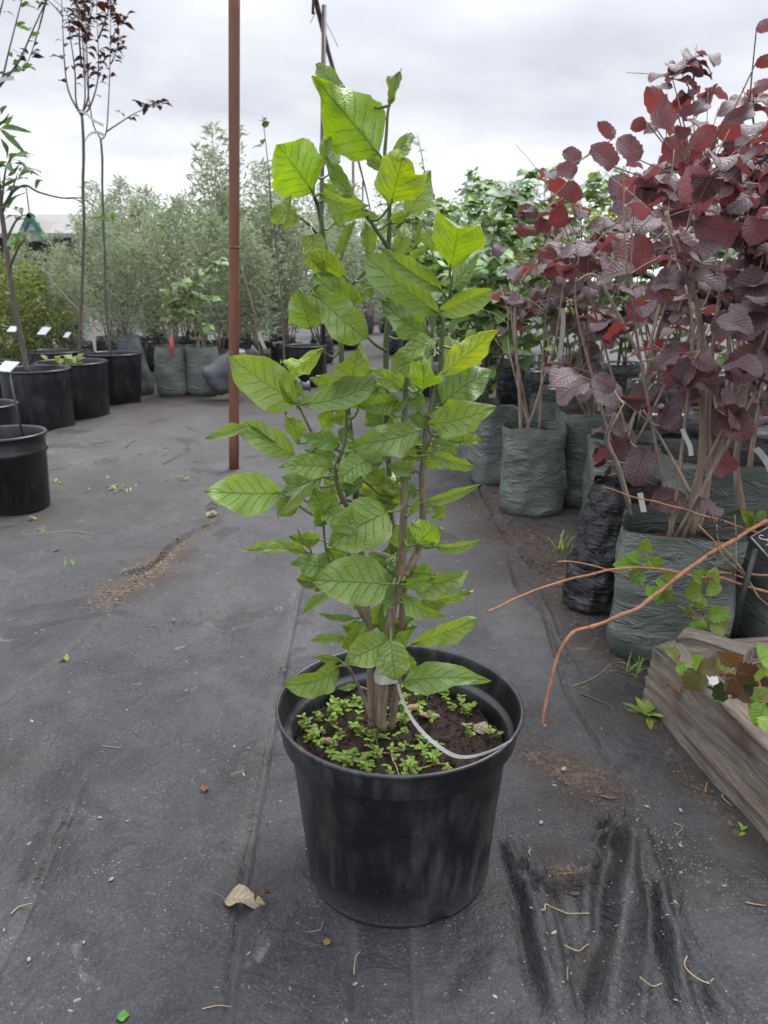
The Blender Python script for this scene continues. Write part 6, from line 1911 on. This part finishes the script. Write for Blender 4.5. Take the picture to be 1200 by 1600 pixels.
# piece of white painted wood under the brambles
mb = MB()
c_ = E0 + u_ * .17 + nrm_ * .026 + Vector((0, 0, .138))
ring_ = [c_ + u_ * (.034 * math.cos(a) * (1 + .3 * math.sin(3 * a + 1))) + nrm_ * (.016 * math.sin(a) * (1 + .25 * math.cos(5 * a))) for a in [k_ * 2 * math.pi / 14 for k_ in range(14)]]
mb.add(ring_ + [p + Vector((0, 0, .004)) for p in ring_], [tuple(range(14, 28)), tuple(reversed(range(14)))] + [(k_, (k_ + 1) % 14, 14 + (k_ + 1) % 14, 14 + k_) for k_ in range(14)])
tag(mb.build('paint_scrap', M['white_tape'], smooth=False, loc=c_), 'chipped white painted scrap lying on the timber edging under the bramble', 'scrap')

# ------------------------------------------------------------------ weeds and litter on the ground
def tuft(label, px_, n_, ln, wd, spread, kind='grass', seed=0, mt='weed_leaf'):
    r = random.Random(seed)
    p = GG(*px_)
    root = thing('weed_tuft', label, 'weed', p)
    for i in range(n_):
        mb = MB()
        az = r.uniform(0, 6.28)
        L_ = ln * r.uniform(.6, 1.15)
        el = r.uniform(.5, 1.3) if kind == 'grass' else r.uniform(.15, .8)
        b0 = p + Vector((r.gauss(0, spread), r.gauss(0, spread), -.001))
        d_ = Vector((math.cos(az) * math.cos(el), math.sin(az) * math.cos(el), math.sin(el)))
        y = Vector((-math.sin(az), math.cos(az), 0))
        P = []
        for k_ in range(6):
            t = k_ / 5
            kk = (1 - t) ** .6 if kind == 'grass' else math.sin(math.pi * (.08 + .9 * t)) ** .8
            c = b0 + d_ * L_ * t - Vector((0, 0, 1)) * L_ * t * t * (.35 if kind == 'grass' else .3)
            c.z = max(c.z, p.z - .001)
            P.append([c - y * wd / 2 * kk, c + Vector((0, 0, -.1 * wd * kk)), c + y * wd / 2 * kk])
        mb.grid(P, 6, 3)
        mb.build('blade', M[mt], root)
    return root


tuft('broad-leaved green weed at the foot of the timber edging', (1008, 1115), 11, .06, .014, .005, 'leaf', 1)
tuft('grass tuft between the big square bag and the timber end', (990, 1048), 16, .07, .004, .012, 'grass', 2)
tuft('grass tuft on the bare soil before the tall creased bag', (888, 858), 12, .11, .006, .02, 'grass', 3)
tuft('small moss-green weed patch in front of the left pots', (185, 764), 16, .035, .008, .05, 'leaf', 4)
tuft('tiny green weed on the open fabric before the hedge bags', (272, 748), 10, .035, .008, .03, 'leaf', 5)
tuft('small green weed near the collared black pot', (95, 752), 9, .03, .008, .03, 'leaf', 6)
tuft('thin grass sprig on the left fabric sheet', (108, 885), 7, .05, .004, .012, 'grass', 7)
tuft('low green sprout left of the leaf litter on the far sheet', (70, 832), 6, .03, .006, .012, 'leaf', 8)
tuft('tiny green sprout at the foot of the timber edging among dead leaves', (1165, 1300), 6, .02, .006, .005, 'leaf', 9)

dry_curl('dry_leaf', 'curled beige dry leaf with dark end lying on the black fabric', GG(350, 1410), .058, .036, R(-8), (.32, .245, .165, 1), bow=.10, fold=22, lift=.003)
lf_ = bpy.data.objects['dry_leaf.001'] if 'dry_leaf.001' in bpy.data.objects else None
st_ = stalk(None, [GG(334, 1402) + Vector((0, 0, .006)), GG(345, 1406) + Vector((0, 0, .006)), GG(353, 1411) + Vector((0, 0, .006))], .0013, M['tree_stem'], cat=None, name='leaf_stem')
if lf_:
    me_ = flat_leaf('curled_end', M['dry_leaf'], 'r', 9, 5, .9, 40, .25, .05, seed=5, ripple=.1)
    ce_ = link('curled_end', me_)
    ce_.matrix_basis = Matrix.Translation(GG(398, 1418) + Vector((0, 0, .008))) @ Matrix.Rotation(R(20), 4, 'Z') @ Matrix.Rotation(R(-12), 4, 'Y') @ Matrix.Scale(.023, 4)
    ce_.color = (.07, .03, .02, 1)
    ce_.parent = lf_
    ce_.matrix_parent_inverse = lf_.matrix_basis.inverted()
    st_.parent = lf_
    st_.matrix_parent_inverse = lf_.matrix_basis.inverted()
dry_curl('dry_leaf', 'small rust-red leaf scrap on the dark fabric', GG(318, 1244), .017, .014, R(80), (.24, .07, .03, 1), bow=.12, fold=12, lift=.002)
dry_curl('fallen_leaf', 'small fresh green leaf scrap at the near edge of the fabric', GG(182, 1598), .016, .013, R(20), (.10, .28, .03, 1), cat='leaf', bow=.1, fold=8, lift=.002)
dry_curl('fallen_leaf', 'yellow fallen leaf near the foot of the rusty post', GG(322, 808), .05, .035, R(40), (.28, .22, .04, 1), cat='leaf', bow=.15, fold=15, lift=.004)
dry_curl('fallen_leaf', 'crumpled yellow-green leaf on the seam of the left sheet', GG(98, 1032), .025, .018, R(-40), (.25, .26, .04, 1), cat='leaf', bow=.2, fold=25, lift=.003)
dry_curl('dry_leaf', 'small ochre leaf scrap below the pot on the fabric', GG(508, 1480), .012, .010, R(70), (.35, .2, .07, 1), bow=.1, fold=10, lift=.002)
dry_curl('fallen_leaf', 'yellow leaf lying before the collared pot', GG(44, 814), .03, .02, R(10), (.26, .22, .04, 1), cat='leaf', bow=.2, fold=20, lift=.003)
dry_curl('dry_leaf', 'dark brown leaf at the foot of the rusty post', GG(322, 795), .045, .02, R(30), (.02, .015, .012, 1), bow=.2, fold=30, lift=.004)
dry_curl('dry_leaf', 'orange-brown dead leaf before the tall creased bag', GG(905, 862), .06, .04, R(10), (.28, .15, .06, 1), bow=.12, fold=15, lift=.004)
dry_curl('dry_leaf', 'brown curled leaf caught under the bramble on the timber face', E0 + u_ * .10 - nrm_ * .006 + Vector((0, 0, .085)), .035, .025, R(-70), (.2, .1, .05, 1), bow=.2, fold=30)

SG = 'dry stalks on the fabric'
for lab, L, rad in (('bent straw stalk with a forked end beside the deep fabric fold', [(825, 1445), (848, 1448), (852, 1432), (885, 1427), (920, 1430)], .0016), ('thin yellow straw curl between two fabric folds', [(882, 1478), (905, 1484), (920, 1468)], .0013),
                    ('short straw piece lying upright to the folds near the pot', [(828, 1328), (826, 1345), (827, 1362)], .0014), ('wavy straw lying on the outer fold', [(1070, 1512), (1072, 1528), (1100, 1540), (1115, 1532)], .0014), ('orange straw fork near the front fold', [(998, 1533), (1020, 1535), (1038, 1530)], .0015),
                    ('small brown twig beside the straw bend', [(884, 1552), (886, 1535), (888, 1520)], .002), ('curved brown twig behind the cane tip', [(905, 1085), (935, 1095), (955, 1105), (957, 1122)], .002), ('thin pale straw crossing the soil near the grass tuft', [(895, 1075), (930, 1060), (960, 1036), (985, 1040)], .0012),
                    ('little straw splinters on the left part of the fabric', [(16, 1432), (30, 1422), (50, 1415)], .0014), ('thin pale root lying at the near edge', [(316, 1584), (340, 1578), (362, 1579)], .001), ('pale thread at the left of the pot foot', [(505, 1440), (500, 1455), (478, 1460)], .0007), ('short pale straw right of the pot foot', [(552, 1520), (556, 1500), (564, 1492)], .0011),
                    ('white bent straw on the fabric beside the timber', [(1128, 1242), (1134, 1252), (1144, 1262)], .0014), ('thin straw on the middle of the left sheet', [(160, 1170), (175, 1172), (190, 1174)], .001), ('brown crooked straw end near the right border', [(1166, 1412), (1180, 1416), (1195, 1418)], .0014), ('short brown stub standing out of the soil crumbs', [(1102, 1238), (1104, 1228), (1104, 1222)], .0016),
                    ('dark twig lying before the hedge bags', [(198, 700), (205, 694), (214, 690)], .004), ('long dark twig on the far fabric', [(255, 722), (275, 712), (300, 702)], .003), ('pale wood splinter on the far left sheet', [(60, 838), (110, 832), (150, 834)], .002), ('tiny curved straw close to the timber end', [(1052, 1290), (1066, 1296), (1058, 1306)], .001)):
    stalk(lab, [GG(x, y) + Vector((0, 0, rad * .9 + .0005)) for x, y in L], rad, M['tree_stem'] if 'dark' in lab or 'twig' in lab else M['straw'])

# crumbs of bark and grit, too many to count
r = np.random.default_rng(9)


def flakes(name, label, cat, pts, smin, smax, mt, flat=.35):
    V, F = [], []
    for x, y in pts:
        z = gz(x, y)
        s = r.uniform(smin, smax) * (1 + (r.random() < .06) * 1.2)
        a = r.uniform(0, 6.28)
        el = r.uniform(1.0, 3.2)
        th = s * flat * r.uniform(.4, 1)
        b_ = len(V)
        tl = r.normal(0, .25, 2)
        for k_ in range(5):
            q = a + k_ * 2 * math.pi / 5
            lx, ly = s * el * .5 * math.cos(q - a) * r.uniform(.75, 1.2), s * .5 * math.sin(q - a) * r.uniform(.75, 1.2)
            X, Yq = lx * math.cos(a) - ly * math.sin(a), lx * math.sin(a) + ly * math.cos(a)
            V.append((x + X, y + Yq, z - .0005 + abs(X * tl[0] + Yq * tl[1]) * .5))
        V.append((x, y, z + th))
        F += [(b_ + k_, b_ + (k_ + 1) % 5, b_ + 5) for k_ in range(5)]
    me_ = bpy.data.meshes.new(name); me_.from_pydata(V, [], F); me_.materials.append(mt)
    tag(link(name, me_), label, cat, kind='stuff')


def line_pts(L, n, sig):
    out = []
    g = gp(L)
    for _ in range(n):
        k_ = r.integers(len(g) - 1); t = r.random()
        out.append((lerp(g[k_][0], g[k_ + 1][0], t) + r.normal(0, sig), lerp(g[k_][1], g[k_ + 1][1], t) + r.normal(0, sig)))
    return out


mulch = simple('mulch_flake', (.075, .054, .036), (.17, .125, .082), 90, .9)
flakes('bark_litter', 'pale brown bark litter caught in the fold of the left sheet', 'litter', line_pts([(160, 940), (200, 915), (240, 890), (270, 865)], 1500, .035) + line_pts([(230, 905), (290, 850), (330, 820)], 500, .015), .002, .0048, mulch)
flakes('leaf_mould', 'brown leaf mould crumbs on the fabric right of the big pot', 'litter', line_pts([(830, 1180), (880, 1210), (940, 1240)], 900, .022) + line_pts([(870, 1365), (910, 1372)], 120, .01) + line_pts([(1010, 1110), (1080, 1215), (1160, 1300)], 500, .012), .0016, .0042, simple('leaf_mould', (.045, .028, .02), (.12, .08, .054), 70, .9))
flakes('soil_crumbs', 'brown soil crumbs on the ground before the right-hand bags', 'litter', line_pts([(760, 770), (800, 830), (880, 870), (940, 900)], 1500, .07) + line_pts([(860, 880), (900, 940), (950, 1050)], 500, .04), .003, .008, simple('soil_crumb', (.035, .025, .018), (.12, .08, .052), 40, .9))
pts = [(x, y) for x, y in zip(r.uniform(-.75, .85, 2600), r.uniform(.42, 2.2, 2600)) if (x - POT.x) ** 2 + (y - POT.y) ** 2 > .02]
flakes('grit', 'fine pale grit sprinkled over the black ground fabric', 'grit', pts + line_pts([(1000, 1280), (1080, 1330), (1090, 1380)], 260, .03), .0009, .0022, M['grit'])
pts = list(zip(r.uniform(-2.6, .9, 700), r.uniform(1.4, 5.5, 700)))
flakes('bark_crumbs', 'scattered brown bark crumbs on the fabric towards the hedge', 'litter', pts, .003, .009, mulch)
for i, (x, y, s_) in enumerate(((157, 1286, .007), (175, 1382, .008), (46, 1505, .007), (480, 1328, .006), (845, 1290, .009), (1055, 1410, .006), (1010, 1265, .008), (880, 1213, .012), (132, 1480, .005), (388, 1168, .006), (200, 1290, .005), (1063, 1270, .009))):
    chunk('pebble', 'small pale pebble lying on the black fabric', GG(x, y) + Vector((0, 0, s_ * .1)), (s_, s_ * .7, s_ * .6), M['grit'], 'pebble', rot=i, group='pebbles on the fabric', tilt=0, seed=i)
